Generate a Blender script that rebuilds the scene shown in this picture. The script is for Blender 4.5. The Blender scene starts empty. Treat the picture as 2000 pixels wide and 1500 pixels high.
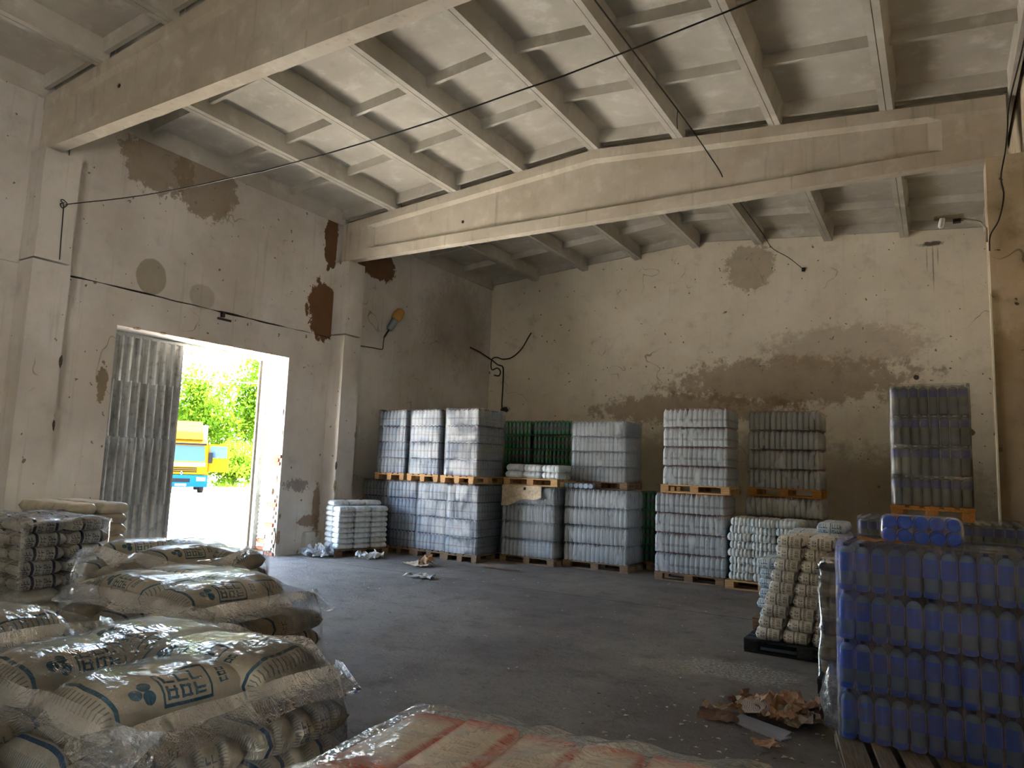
import bpy, math, random
import numpy as np
from mathutils import Matrix, Vector
from mathutils.bvhtree import BVHTree
from mathutils import noise as mnoise
random.seed(7); np.random.seed(7)
SC = bpy.context.scene
COL = SC.collection
PI = math.pi

# ------------------------------------------------------------------ camera, sky, sun, exposure
FPX = 1384.0
def _n(v):
    v = np.array(v, float); return v / np.linalg.norm(v)
_Y = _n([835, 192, FPX]); _X = _n([2313, -80, FPX * 1.0]) * 1.0
_X = -_n([-2313, 80, FPX]); _X = _n(_X - _Y * _X.dot(_Y)); _Z = np.cross(_X, _Y)
if _Z[1] > 0: _Z = -_Z
MW = np.array([_X, _Y, _Z])
cam_d = bpy.data.cameras.new('camera'); cam = bpy.data.objects.new('camera', cam_d); COL.objects.link(cam)
right, down, fwd = MW[:, 0], MW[:, 1], MW[:, 2]
CAMP = (10.95, 0.0, 1.85)
cam.matrix_world = Matrix(((right[0], -down[0], -fwd[0], CAMP[0]), (right[1], -down[1], -fwd[1], CAMP[1]),
                           (right[2], -down[2], -fwd[2], CAMP[2]), (0, 0, 0, 1)))
cam_d.sensor_width = 36.0; cam_d.lens = FPX / 2000 * 36.0
cam_d.clip_start = 0.05; cam_d.clip_end = 500
SC.camera = cam

w = bpy.data.worlds.new('sky'); SC.world = w; w.use_nodes = True
nt = w.node_tree; nt.nodes.clear()
sky = nt.nodes.new('ShaderNodeTexSky'); sky.sky_type = 'NISHITA'; sky.sun_disc = False
sky.sun_elevation = math.radians(56); sky.sun_rotation = math.radians(0); sky.air_density = 1.0; sky.dust_density = 2.0
bg = nt.nodes.new('ShaderNodeBackground'); bg.inputs[1].default_value = 0.42
wo = nt.nodes.new('ShaderNodeOutputWorld')
nt.links.new(sky.outputs[0], bg.inputs[0]); nt.links.new(bg.outputs[0], wo.inputs[0])

sun_d = bpy.data.lights.new('sun', 'SUN'); sun = bpy.data.objects.new('sun', sun_d); COL.objects.link(sun)
sun_d.energy = 14.0; sun_d.angle = math.radians(0.6); sun_d.color = (1.0, 0.93, 0.82)
sun.rotation_euler = Vector((0.08, -0.50, -1.0)).to_track_quat('-Z', 'Y').to_euler()

SC.view_settings.view_transform = 'Standard'; SC.view_settings.look = 'None'
SC.view_settings.gamma = 1.0; SC.view_settings.use_curve_mapping = False
SC.view_settings.exposure = 3.85
SC.cycles.use_denoising = True
try: SC.cycles.denoiser = 'OPENIMAGEDENOISE'
except Exception: pass
SC.cycles.max_bounces = 10; SC.cycles.diffuse_bounces = 6; SC.cycles.glossy_bounces = 3
SC.cycles.transparent_max_bounces = 14; SC.cycles.transmission_bounces = 3
SC.cycles.caustics_reflective = False; SC.cycles.caustics_refractive = False
SC.cycles.sample_clamp_indirect = 12.0

# ------------------------------------------------------------------ small helpers
def lin(v):
    v = v / 255.0
    return v / 12.92 if v <= 0.04045 else ((v + 0.055) / 1.055) ** 2.4
def C(r, g, b): return (lin(r), lin(g), lin(b), 1.0)

class T:
    """a material being wired"""
    def __init__(s, name):
        s.m = bpy.data.materials.new(name); s.m.use_nodes = True
        s.t = s.m.node_tree; s.t.nodes.clear(); s.pos = None
    def n(s, typ, out=0, props=None, **k):
        nd = s.t.nodes.new(typ)
        for a, v in (props or {}).items(): setattr(nd, a, v)
        for a, v in k.items():
            i = nd.inputs[int(a[1:])] if a[0] == 'i' and a[1:].isdigit() else nd.inputs[a.replace('_', ' ')]
            if isinstance(v, bpy.types.NodeSocket): s.t.links.new(v, i)
            else: i.default_value = v
        return nd.outputs[out]
    def P(s):
        if s.pos is None: s.pos = s.n('ShaderNodeNewGeometry', 0)
        return s.pos
    def xyz(s, v=None):
        nd = s.t.nodes.new('ShaderNodeSeparateXYZ'); s.t.links.new(v or s.P(), nd.inputs[0]); return nd.outputs
    def scale(s, vec, sc): return s.n('ShaderNodeVectorMath', 0, {'operation': 'MULTIPLY'}, i0=vec, i1=sc)
    def noise(s, vec=None, scale=5.0, detail=4.0, rough=0.55, out=0, dist=0.0):
        return s.n('ShaderNodeTexNoise', out, i0=vec or s.P(), Scale=scale, Detail=detail, Roughness=rough, Distortion=dist)
    def m2(s, op, a, b=0.0, c=0.0, clamp=False): return s.n('ShaderNodeMath', 0, {'operation': op, 'use_clamp': clamp}, i0=a, i1=b, i2=c)
    def rng(s, v, a, b, c=0.0, d=1.0): return s.n('ShaderNodeMapRange', 0, {'interpolation_type': 'SMOOTHSTEP'}, i0=v, i1=a, i2=b, i3=c, i4=d)
    def mix(s, f, a, b):
        nd = s.t.nodes.new('ShaderNodeMix'); nd.data_type = 'RGBA'
        for i, v in ((0, f), (6, a), (7, b)):
            if isinstance(v, bpy.types.NodeSocket): s.t.links.new(v, nd.inputs[i])
            else: nd.inputs[i].default_value = v
        return nd.outputs[2]
    def bump(s, h, strength=0.3, dist=0.02): return s.n('ShaderNodeBump', 0, Strength=strength, Distance=dist, Height=h)
    def out(s, sh):
        o = s.t.nodes.new('ShaderNodeOutputMaterial'); s.t.links.new(sh, o.inputs[0]); return s.m
    def bsdf(s, col, rough=0.8, nrm=None, metal=0.0, spec=0.5, **k):
        a = dict(Base_Color=col, Roughness=rough, Metallic=metal, **k); a['Specular_IOR_Level'] = spec
        if nrm is not None: a['Normal'] = nrm
        return s.n('ShaderNodeBsdfPrincipled', 0, None, **a)
    def patch(s, a, b, ca, cb, ra, rb, nz, k=0.9, soft=0.04):
        da = s.m2('DIVIDE', s.m2('SUBTRACT', a, ca), ra); db = s.m2('DIVIDE', s.m2('SUBTRACT', b, cb), rb)
        d = s.m2('SQRT', s.m2('ADD', s.m2('MULTIPLY', da, da), s.m2('MULTIPLY', db, db)))
        d = s.m2('ADD', d, s.m2('MULTIPLY', s.m2('SUBTRACT', nz, 0.5), k))
        return s.rng(d, 1.0 - soft, 1.0 + soft, 1.0, 0.0)

def flat(name, col, rough=0.6, metal=0.0, spec=0.5):
    t = T(name); return t.out(t.bsdf(col, rough, None, metal, spec))
def grainy(name, col, col2, scale=20, rough=0.8, bump=0.3, stretch=None, bd=0.01, spec=0.3, obj=False):
    t = T(name)
    v = t.n('ShaderNodeTexCoord', 3) if obj else t.P()
    if obj:
        oi = t.n('ShaderNodeObjectInfo', 5)
        v = t.n('ShaderNodeVectorMath', 0, {'operation': 'ADD'}, i0=v, i1=t.n('ShaderNodeCombineXYZ', 0, X=oi, Y=oi, Z=oi))
    if stretch: v = t.scale(v, stretch)
    nz = t.noise(v, scale, 5, 0.6)
    return t.out(t.bsdf(t.mix(t.rng(nz, 0.3, 0.7), col, col2), rough, t.bump(nz, bump, bd), 0, spec))

def plaster(name, base, dark, plane, patches=(), bump=0.25, streak=0.35, speck=True, grime=0.5, pale=None):
    """lime-washed plaster: broad tone drift, run marks, small chips, and the peeled, damp and plain darker patches listed in world metres"""
    t = T(name); x, y, z = t.xyz()
    a, b = {'yz': (y, z), 'xz': (x, z), 'xy': (x, y)}[plane]
    big = t.noise(None, 0.55, 5, 0.6); mid = t.noise(None, 2.6, 6, 0.62); fine = t.noise(None, 22, 4, 0.6)
    col = t.mix(t.rng(big, 0.32, 0.68), base, dark)
    col = t.mix(t.m2('MULTIPLY', t.rng(mid, 0.52, 0.8), grime), col, tuple(c * 0.55 for c in dark[:3]) + (1,))
    if pale: col = t.mix(t.m2('MULTIPLY', t.rng(mid, 0.5, 0.25), 0.6), col, pale)
    run = t.noise(t.scale(t.P(), (7, 7, 0.35)), 1.5, 4, 0.6)
    col = t.mix(t.m2('MULTIPLY', t.rng(run, 0.55, 0.8), streak), col, tuple(c * 0.5 for c in dark[:3]) + (1,))
    h = t.m2('ADD', t.m2('MULTIPLY', mid, 0.6), t.m2('MULTIPLY', fine, 0.25))
    if speck:
        sp = t.noise(None, 9.0, 2, 0.5); sm = t.rng(sp, 0.72, 0.735)
        col = t.mix(t.m2('MULTIPLY', sm, 0.75), col, C(70, 62, 52)); h = t.m2('SUBTRACT', h, t.m2('MULTIPLY', sm, 0.5))
    ck = t.noise(None, 0.8, 2.5, 0.55, dist=0.25); cm = t.m2('MULTIPLY', t.rng(t.m2('ABSOLUTE', t.m2('SUBTRACT', ck, 0.5)), 0.0015, 0.004, 1, 0), t.rng(big, 0.54, 0.64))
    col = t.mix(t.m2('MULTIPLY', cm, 0.55 if speck else 0.0), col, C(74, 64, 54)); h = t.m2('SUBTRACT', h, t.m2('MULTIPLY', cm, 0.4 if speck else 0.0))
    edge = t.noise(None, 3.2, 7, 0.72); edge2 = t.noise(None, 9.0, 6, 0.7)
    emix = t.m2('ADD', t.m2('MULTIPLY', edge, 0.6), t.m2('MULTIPLY', edge2, 0.4))
    for (ca, cb, ra, rb, colr, depth, amt, k, soft) in patches:
        m = t.patch(a, b, ca, cb, ra, rb, (edge if k < .5 else emix) if min(ra, rb) > .15 else edge2, k if k < .5 else k * 2.0, soft)
        pc = t.mix(t.rng(mid, 0.3, 0.7), colr, tuple(c * 0.8 for c in colr[:3]) + (1,))
        col = t.mix(t.m2('MULTIPLY', m, amt), col, pc)
        if depth: h = t.m2('SUBTRACT', h, t.m2('MULTIPLY', m, depth))
    return t.out(t.bsdf(col, 0.92, t.bump(h, bump, 0.03), 0, 0.2))

def mesh(name, V, F, mats, smooth=False, mi=None, uv=None):
    me = bpy.data.meshes.new(name); me.from_pydata([tuple(v) for v in V], [], F)
    for m in (mats if isinstance(mats, (list, tuple)) else [mats]): me.materials.append(m)
    if mi is not None: me.polygons.foreach_set('material_index', mi)
    if smooth: me.polygons.foreach_set('use_smooth', [True] * len(me.polygons))
    if uv is not None:
        l = me.uv_layers.new(name='UVMap')
        idx = np.zeros(len(me.loops), int); me.loops.foreach_get('vertex_index', idx)
        l.data.foreach_set('uv', np.array(uv, float)[idx].ravel())
    me.update(); return me
def ob(name, me, parent=None, loc=(0, 0, 0), rz=0.0, rot=None):
    o = bpy.data.objects.new(name, me); COL.objects.link(o)
    if parent is not None: o.parent = parent
    o.location = loc; o.rotation_euler = rot if rot else (0, 0, rz)
    return o
def tag(o, label=None, cat=None, group=None, kind=None):
    for k, v in (('label', label), ('category', cat), ('group', group), ('kind', kind)):
        if v: o[k] = v
    return o
def empty(name, loc=(0, 0, 0), rz=0.0, rot=None): return ob(name, None, None, loc, rz, rot)

def box_vf(x0, x1, y0, y1, z0, z1):
    V = [(x0, y0, z0), (x1, y0, z0), (x1, y1, z0), (x0, y1, z0), (x0, y0, z1), (x1, y0, z1), (x1, y1, z1), (x0, y1, z1)]
    F = [(0, 3, 2, 1), (4, 5, 6, 7), (0, 1, 5, 4), (1, 2, 6, 5), (2, 3, 7, 6), (3, 0, 4, 7)]
    return V, F
class MB:
    """collects shapes into one mesh"""
    def __init__(s): s.V = []; s.F = []; s.I = []
    def add(s, V, F, mi=0, mat=None):
        o = len(s.V); s.V += [tuple(mat @ Vector(v)) if mat else tuple(v) for v in V]
        s.F += [tuple(i + o for i in f) for f in F]; s.I += [mi] * len(F); return s
    def box(s, x0, x1, y0, y1, z0, z1, mi=0, mat=None): return s.add(*box_vf(x0, x1, y0, y1, z0, z1), mi, mat)
    def tube(s, pts, r, n=8, mi=0, cap=True):
        pts = [Vector(p) for p in pts]; rs = r if isinstance(r, (list, tuple)) else [r] * len(pts)
        V = []; F = []; up = Vector((0.3, 0.2, 1)).normalized()
        for i, p in enumerate(pts):
            d = (pts[min(i + 1, len(pts) - 1)] - pts[max(i - 1, 0)]).normalized()
            a = d.cross(up); a = a.normalized() if a.length > 1e-3 else Vector((1, 0, 0)); b = d.cross(a)
            for k in range(n): V.append(p + (a * math.cos(2 * PI * k / n) + b * math.sin(2 * PI * k / n)) * rs[i])
        for i in range(len(pts) - 1):
            for k in range(n): F.append((i * n + k, i * n + (k + 1) % n, (i + 1) * n + (k + 1) % n, (i + 1) * n + k))
        if cap: F += [tuple(range(n))[::-1], tuple(range((len(pts) - 1) * n, len(pts) * n))]
        return s.add(V, F, mi)
    def lathe(s, prof, n=12, mi=0, mis=None, mat=None):
        V = []; F = []; I = []
        for r, z in prof:
            for k in range(n): V.append((r * math.cos(2 * PI * k / n), r * math.sin(2 * PI * k / n), z))
        for i in range(len(prof) - 1):
            for k in range(n): F.append((i * n + k, i * n + (k + 1) % n, (i + 1) * n + (k + 1) % n, (i + 1) * n + k)); I.append(mis[i] if mis else mi)
        F.append(tuple(range((len(prof) - 1) * n, len(prof) * n))); I.append(mis[-1] if mis else mi)
        F.append(tuple(range(n))[::-1]); I.append(mis[0] if mis else mi)
        o = len(s.V); s.V += [tuple(mat @ Vector(v)) if mat else v for v in V]; s.F += [tuple(i + o for i in f) for f in F]; s.I += I
        return s
    def mesh(s, name, mats, smooth=False): return mesh(name, s.V, s.F, mats, smooth, s.I)
    def ob(s, name, mats, parent=None, loc=(0, 0, 0), rz=0.0, rot=None, smooth=False): return ob(name, s.mesh(name, mats, smooth), parent, loc, rz, rot)

def bevel_box(name, w_, d, h, r, mats, seg=2):
    """box with rounded edges, base centre at the origin"""
    import bmesh
    bm = bmesh.new(); bmesh.ops.create_cube(bm, size=1.0)
    for v in bm.verts: v.co = Vector((v.co.x * w_, v.co.y * d, (v.co.z + 0.5) * h))
    bmesh.ops.bevel(bm, geom=bm.edges[:], offset=r, segments=seg, profile=0.5, affect='EDGES')
    me = bpy.data.meshes.new(name); bm.to_mesh(me); bm.free()
    for m in (mats if isinstance(mats, (list, tuple)) else [mats]): me.materials.append(m)
    return me
def curve_tube(name, pts, r, mat, parent=None, smooth=True):
    """a cable: points joined by a Catmull-Rom curve, round section"""
    P = [Vector(p) for p in pts]; Q = []
    if smooth and len(P) > 2:
        for i in range(len(P) - 1):
            p0, p1, p2, p3 = P[max(i - 1, 0)], P[i], P[i + 1], P[min(i + 2, len(P) - 1)]
            for k in range(6):
                u = k / 6.0
                Q.append(0.5 * ((2 * p1) + (p2 - p0) * u + (2 * p0 - 5 * p1 + 4 * p2 - p3) * u * u + (3 * p1 - p0 - 3 * p2 + p3) * u ** 3))
        Q.append(P[-1])
    else: Q = P
    return MB().tube(Q, r, 6).ob(name, mat, parent, smooth=True)
ORD = ['first', 'second', 'third', 'fourth', 'fifth', 'sixth', 'seventh', 'eighth', 'ninth', 'tenth']
def crumple(name, w_, d, amp, mat, seed, n=12, fold=0.0, uv=False):
    V = []; F = []; U = []
    for i in range(n + 1):
        for k in range(n + 1):
            u = i / n - 0.5; v = k / n - 0.5; s = Vector((u * 4.2 + seed * 9, v * 4.2 + seed, seed * 2.2))
            h = abs(mnoise.noise(s)) * amp + abs(mnoise.noise(s * 2.3)) * amp * 0.5
            rim = 1 + 0.18 * mnoise.noise((math.atan2(v, u) * 1.6, seed, 1))
            V.append((u * w_ * rim + mnoise.noise(s * 1.7) * amp * 0.5, v * d * rim + mnoise.noise(s * 1.9 + Vector((5, 0, 0))) * amp * 0.5, h + fold * (u * u) * w_ + 0.004)); U.append((u + .5, v + .5))
    for i in range(n):
        for k in range(n): F.append((i * (n + 1) + k, (i + 1) * (n + 1) + k, (i + 1) * (n + 1) + k + 1, i * (n + 1) + k + 1))
    return mesh(name, V, F, mat, False, None, U if uv else None)
# ------------------------------------------------------------------ materials
BROWN = C(112, 84, 60); DAMP = C(126, 118, 98); DAMP2 = C(150, 142, 122)
M_WALL_L = plaster('limewashed_plaster_left', C(212, 208, 202), C(188, 182, 172), 'yz', [
    (6.55, 6.62, 0.62, 0.50, C(136, 120, 98), 0.2, 0.75, 1.2, 0.06), (7.45, 6.62, 0.62, 0.62, C(136, 120, 98), 0.2, 0.75, 1.0, 0.06),
    (6.6, 4.72, 0.26, 0.30, C(152, 144, 124), 0, 0.8, 0.25, 0.05), (7.55, 4.60, 0.25, 0.22, C(160, 152, 134), 0, 0.55, 0.3, 0.08),
    (10.36, 4.95, 0.42, 0.62, BROWN, 0.5, 1.0, 1.1, 0.02), (10.48, 6.5, 0.20, 0.62, BROWN, 0.5, 1.0, 0.9, 0.02),
    (11.9, 6.35, 0.75, 0.32, BROWN, 0.5, 1.0, 1.3, 0.02), (10.35, 0.62, 0.28, 0.12, C(128, 104, 78), 0.2, 0.8, 1.0, 0.05),
    (10.52, 0.9, 0.10, 0.5, C(138, 112, 84), 0.2, 0.8, 1.0, 0.05),
    (5.98, 2.9, 0.08, 0.3, C(132, 118, 92), 0.4, 0.9, 1.0, 0.04), (10.0, 1.35, 0.3, 0.12, C(112, 96, 82), 0.2, 0.6, 1.6, 0.05),
    (15.2, 5.6, 1.3, 1.1, C(140, 128, 108), 0, 0.5, 1.0, 0.4)], grime=0.35)  # last entry: broad soft darker area near the back corner
M_WALL_B = plaster('limewashed_plaster_back', C(240, 233, 216), C(224, 215, 196), 'xz', [
    (7.25, 6.75, 0.55, 0.55, C(166, 150, 124), 0, 0.65, 1.0, 0.08), (10.93, 6.82, 0.20, 0.05, C(52, 44, 36), 0.1, 0.85, 1.2, 0.35), (10.86, 6.5, 0.010, 0.25, C(110, 92, 74), 0, 0.5, 0.4, 0.5), (11.06, 6.55, 0.012, 0.18, C(110, 92, 74), 0, 0.5, 0.4, 0.5),
    (8.0, 4.0, 2.6, 0.55, C(156, 134, 108), 0.3, 0.7, 1.5, 0.2), (5.8, 3.4, 2.4, 0.35, C(154, 130, 104), 0.3, 0.65, 1.6, 0.2),
    (9.2, 4.7, 1.6, 0.5, C(168, 148, 120), 0.2, 0.45, 1.5, 0.25), (6.0, 0.6, 7.0, 2.2, C(158, 146, 124), 0, 0.6, 0.5, 0.15),  # the widest entry tones the wall darker towards its foot
    (10.97, 6.35, 0.012, 0.45, C(100, 82, 66), 0, 0.6, 0.4, 0.5), (11.5, 2.86, 0.09, 0.08, C(48, 40, 34), 0.6, 0.9, 0.5, 0.1),
    (10.6, 4.0, 0.05, 0.05, C(48, 40, 34), 0.4, 0.9, 0.3, 0.1)], bump=0.4, grime=0.45, streak=0.2)
M_COL_L = plaster('limewashed_column', C(214, 210, 204), C(190, 184, 174), 'yz', [], grime=0.35)
M_COL_R = plaster('rough_tan_column', C(208, 195, 172), C(176, 158, 130), 'xz', [(11.8, 2.2, 0.6, 1.6, C(150, 126, 96), 0.1, 0.6, 0.5, 0.15)], bump=0.6, grime=0.75, pale=C(216, 196, 160))
M_CONC = plaster('whitewashed_concrete_beam', C(206, 198, 184), C(184, 174, 156), 'xz', [], bump=0.15, streak=0.55, grime=0.4, speck=False, pale=C(226, 220, 206))
M_SLAB = plaster('whitewashed_roof_slab', C(196, 192, 182), C(174, 169, 157), 'xy', [], bump=0.12, streak=0.0, grime=0.3, speck=False, pale=C(222, 220, 214))

def floor_mat():
    t = T('dusty_concrete_floor'); x, y, z = t.xyz()
    big = t.noise(None, 0.5, 6, 0.6); mid = t.noise(None, 3.0, 8, 0.7); fine = t.noise(None, 34, 5, 0.7)
    col = t.mix(t.rng(big, 0.35, 0.65), C(146, 139, 128), C(120, 113, 104))
    col = t.mix(t.m2('MULTIPLY', t.rng(mid, 0.5, 0.75), 0.6), col, C(88, 82, 74))
    col = t.mix(t.m2('MULTIPLY', t.rng(fine, 0.55, 0.75), 0.5), col, C(146, 140, 130))
    sp = t.m2('MULTIPLY', t.patch(x, y, 9.3, 7.15, 0.55, 0.32, mid, 1.6, 0.3), t.rng(fine, 0.42, 0.6))
    col = t.mix(t.m2('MULTIPLY', sp, 0.7), col, C(205, 202, 188))
    sp2 = t.m2('MULTIPLY', t.patch(x, y, 8.6, 6.9, 0.3, 0.22, mid, 1.6, 0.3), t.rng(fine, 0.42, 0.6))
    col = t.mix(t.m2('MULTIPLY', sp2, 0.6), col, C(186, 176, 150))
    joint = t.m2('ABSOLUTE', t.m2('SUBTRACT', t.m2('ADD', y, t.m2('MULTIPLY', t.m2('SUBTRACT', mid, 0.5), 0.12)), 9.75))
    jm = t.m2('MULTIPLY', t.rng(joint, 0.012, 0.03, 1, 0), 0.5); col = t.mix(jm, col, C(60, 56, 52))
    h = t.m2('ADD', t.m2('MULTIPLY', mid, 0.8), t.m2('MULTIPLY', fine, 0.5)); h = t.m2('SUBTRACT', h, jm)
    g = t.noise(None, 14, 6, 0.75); col = t.mix(t.m2('MULTIPLY', t.rng(g, 0.52, 0.7), 0.55), col, C(92, 86, 78)); h = t.m2('ADD', h, g)
    return t.out(t.bsdf(col, t.rng(mid, 0.3, 0.7, 0.66, 0.95), t.bump(h, 0.9, 0.035), 0, 0.3))
M_FLOOR = floor_mat()
M_GROUND = grainy('sunlit_yard_concrete', C(214, 210, 202), C(196, 190, 180), 0.8, 0.95, 0.2, None, 0.02)
M_BRICK = [grainy('whitewashed_brick', C(214, 208, 198), C(188, 178, 166), 40, 0.9, 0.5, None, 0.006), grainy('orange_brick', C(196, 112, 78), C(170, 92, 64), 40, 0.9, 0.5, None, 0.006),
           grainy('grey_brick', C(176, 168, 158), C(150, 140, 130), 40, 0.9, 0.5, None, 0.006)]
M_MORTAR = grainy('crumbled_mortar', C(178, 160, 136), C(116, 100, 82), 26, 0.95, 0.9, None, 0.03)
M_CAVITY = grainy('dark_broken_masonry', C(104, 92, 78), C(62, 54, 46), 30, 0.95, 0.9, None, 0.03)
M_CRACK = flat('dark_gap', C(38, 32, 28), 0.95)
def wood(name, a, b): return grainy(name, a, b, 6.0, 0.8, 0.35, (1.2, 14, 14), 0.004, 0.25, True)
M_WOOD = wood('new_pallet_wood', C(206, 168, 122), C(170, 130, 88))
M_WOOD_D = wood('worn_pallet_wood', C(150, 124, 98), C(112, 90, 70))
M_WOOD_O = wood('orange_pallet_wood', C(204, 146, 78), C(166, 112, 58))
M_WOOD_B = wood('dark_painted_pallet_wood', C(62, 66, 66), C(40, 42, 44))
M_WOOD_G = wood('grey_weathered_pallet_wood', C(134, 122, 106), C(104, 94, 82))
M_FRAME = grainy('flaking_blue_green_timber', C(196, 208, 206), C(150, 156, 146), 18, 0.8, 0.4, (6, 6, 0.8), 0.01)
def metal_sheet():
    t = T('galvanised_corrugated_sheet')
    a = t.noise(t.scale(t.P(), (3, 3, 0.5)), 2, 5, 0.6); b = t.noise(None, 9, 5, 0.6)
    col = t.mix(t.rng(a, 0.3, 0.7), C(186, 190, 190), C(132, 134, 132)); col = t.mix(t.m2('MULTIPLY', t.rng(b, 0.5, 0.75), 0.5), col, C(70, 70, 68))
    return t.out(t.bsdf(col, t.rng(b, 0.3, 0.7, 0.28, 0.5), t.bump(b, 0.12, 0.01), 0.6, 0.6))
M_SHEET = metal_sheet()
M_STEEL = flat('bare_steel', C(168, 170, 172), 0.4, 0.8)
M_WHITE_STRIP = flat('white_edge_strip', C(226, 222, 208), 0.5)  # plain white for the narrow strip on the pier's edge
M_CABLE = flat('black_cable', C(30, 26, 24), 0.6)
M_CABLE_G = flat('grey_conduit', C(92, 84, 76), 0.6)

def film(name, haze=0.10, refl=1.0, rough=0.14, stretch=(2.5, 2.5, 26), bscale=2.2, bstr=0.5, tint=(0.96, 0.97, 0.98, 1), streak=0.25, bdist=0.02, crease=False, patchy=0.5):
    """stretch film: mostly see-through, a mirror skin broken by creases, a little milky haze in streaks"""
    t = T(name); v = t.scale(t.P(), stretch)
    nz = t.noise(v, bscale, 5, 0.6, dist=0.5); n2 = t.noise(v, bscale * 0.35, 3, 0.5); n3 = t.noise(None, 3.0, 3, 0.6)
    h = nz
    if crease:
        r1 = t.m2('POWER', t.m2('SUBTRACT', 1.0, t.m2('MULTIPLY', t.m2('ABSOLUTE', t.m2('SUBTRACT', nz, 0.5)), 4.0), clamp=True), 3.0)
        nb = t.noise(t.scale(t.P(), (5, 13, 7)), bscale, 4, 0.6, dist=0.8)
        r2 = t.m2('POWER', t.m2('SUBTRACT', 1.0, t.m2('MULTIPLY', t.m2('ABSOLUTE', t.m2('SUBTRACT', nb, 0.5)), 4.0), clamp=True), 3.0)
        h = t.m2('ADD', t.m2('ADD', t.m2('MULTIPLY', r1, 0.5), t.m2('MULTIPLY', r2, 0.5)), nz)
    b = t.bump(h, bstr, bdist)
    fr = t.n('ShaderNodeFresnel', 0, IOR=1.45, Normal=b)
    tr = t.n('ShaderNodeBsdfTransparent', 0, Color=tint)
    gl = t.n('ShaderNodeBsdfGlossy', 0, Color=(1, 1, 1, 1), Roughness=rough, Normal=b)
    df = t.n('ShaderNodeBsdfDiffuse', 0, Color=(0.80, 0.84, 0.88, 1), Normal=b)
    hz = t.m2('ADD', haze, t.m2('MULTIPLY', t.rng(n2, 0.5, 0.75), streak))
    s1 = t.n('ShaderNodeMixShader', 0, i0=hz, i1=tr, i2=df)
    pm = t.m2('ADD', 1.0 - patchy, t.m2('MULTIPLY', t.rng(n3, 0.42, 0.58), patchy))
    fac = t.m2('MULTIPLY', t.m2('MULTIPLY', fr, refl), pm, clamp=True)
    return t.out(t.n('ShaderNodeMixShader', 0, i0=fac, i1=s1, i2=gl))
M_FILM_STACK = film('stretch_film_on_bottles', 0.06, 4.5, 0.15, (1.6, 1.6, 30), 2.4, 0.7, streak=0.2, patchy=0.85)
M_FILM_PACK = film('shrink_film_on_bottles', 0.07, 0.7, 0.16, (6, 6, 6), 2.0, 0.3, streak=0.16)
M_FILM_HAZY = film('hazy_stretch_film', 0.05, 0.7, 0.2, (1.2, 1.2, 30), 2.0, 0.5, streak=0.14)
M_FILM_BAG = film('creased_film_on_bags', 0.01, 0.95, 0.05, (5.5, 2.4, 3.4), 1.9, 0.7, streak=0.03, bdist=0.025, crease=True, patchy=0.6)
M_FILM_PINK = film('puckered_clear_film', 0.0, 0.5, 0.03, (2.6, 5, 3), 1.5, 0.35, streak=0.03, bdist=0.03, crease=True, patchy=0.4)
M_FILM_BLUE = film('hazy_film_on_blue_bottles', 0.10, 0.8, 0.2, (1.0, 1.0, 22), 1.6, 0.5, streak=0.12)
M_FILM_WHITE = film('milky_shrink_film', 0.24, 0.9, 0.18, (9, 9, 3), 2.0, 0.35, streak=0.22)
M_FILM_LOOSE = film('loose_crumpled_film', 0.30, 2.0, 0.15, (9, 9, 9), 1.5, 0.9, streak=0.3, bdist=0.03, crease=True)

def bottle_mat(name, col, clear=0.45, rough=0.17):
    t = T(name); b = t.bsdf(col, rough, None, 0, 1.0); tr = t.n('ShaderNodeBsdfTransparent', 0, Color=tuple(0.5 + 0.5 * c for c in col[:3]) + (1,))
    return t.out(t.n('ShaderNodeMixShader', 0, i0=clear, i1=b, i2=tr))
M_B_CLEAR = bottle_mat('clear_plastic', C(214, 222, 228), 0.3)
M_B_BLUEISH = bottle_mat('pale_blue_plastic', C(190, 210, 234), 0.3)
M_B_GREEN = bottle_mat('green_plastic', C(24, 128, 62), 0.2)
M_B_BLUE = bottle_mat('blue_plastic', C(120, 170, 236), 0.35)
M_B_GREY = bottle_mat('smoky_plastic', C(150, 152, 150), 0.35); M_B_MILKY = bottle_mat('milky_plastic', C(206, 206, 200), 0.25)
M_CAP_W = flat('white_cap', C(150, 154, 162), 0.4); M_CAP_R = flat('dusty_pink_cap', C(168, 118, 112), 0.45); M_CAP_B = flat('dark_blue_cap', C(40, 52, 108), 0.4); M_CAP_G = flat('green_cap', C(24, 100, 52), 0.4)
M_LAB_BLUE = flat('blue_label', C(26, 100, 240), 0.35); M_LAB_NAVY = flat('navy_label', C(78, 82, 146), 0.4); M_LAB_GREY = flat('grey_label', C(130, 134, 142), 0.5); M_LAB_GREEN = flat('dark_green_label', C(10, 52, 28), 0.5)
M_INNER = flat('inner_bottles_grey', C(150, 158, 166), 0.3); M_INNER_G = flat('inner_bottles_green', C(8, 50, 26), 0.3); M_INNER_B = flat('inner_bottles_blue', C(36, 58, 118), 0.3); M_INNER_D = flat('inner_bottles_dark', C(84, 86, 88), 0.3)

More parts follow.
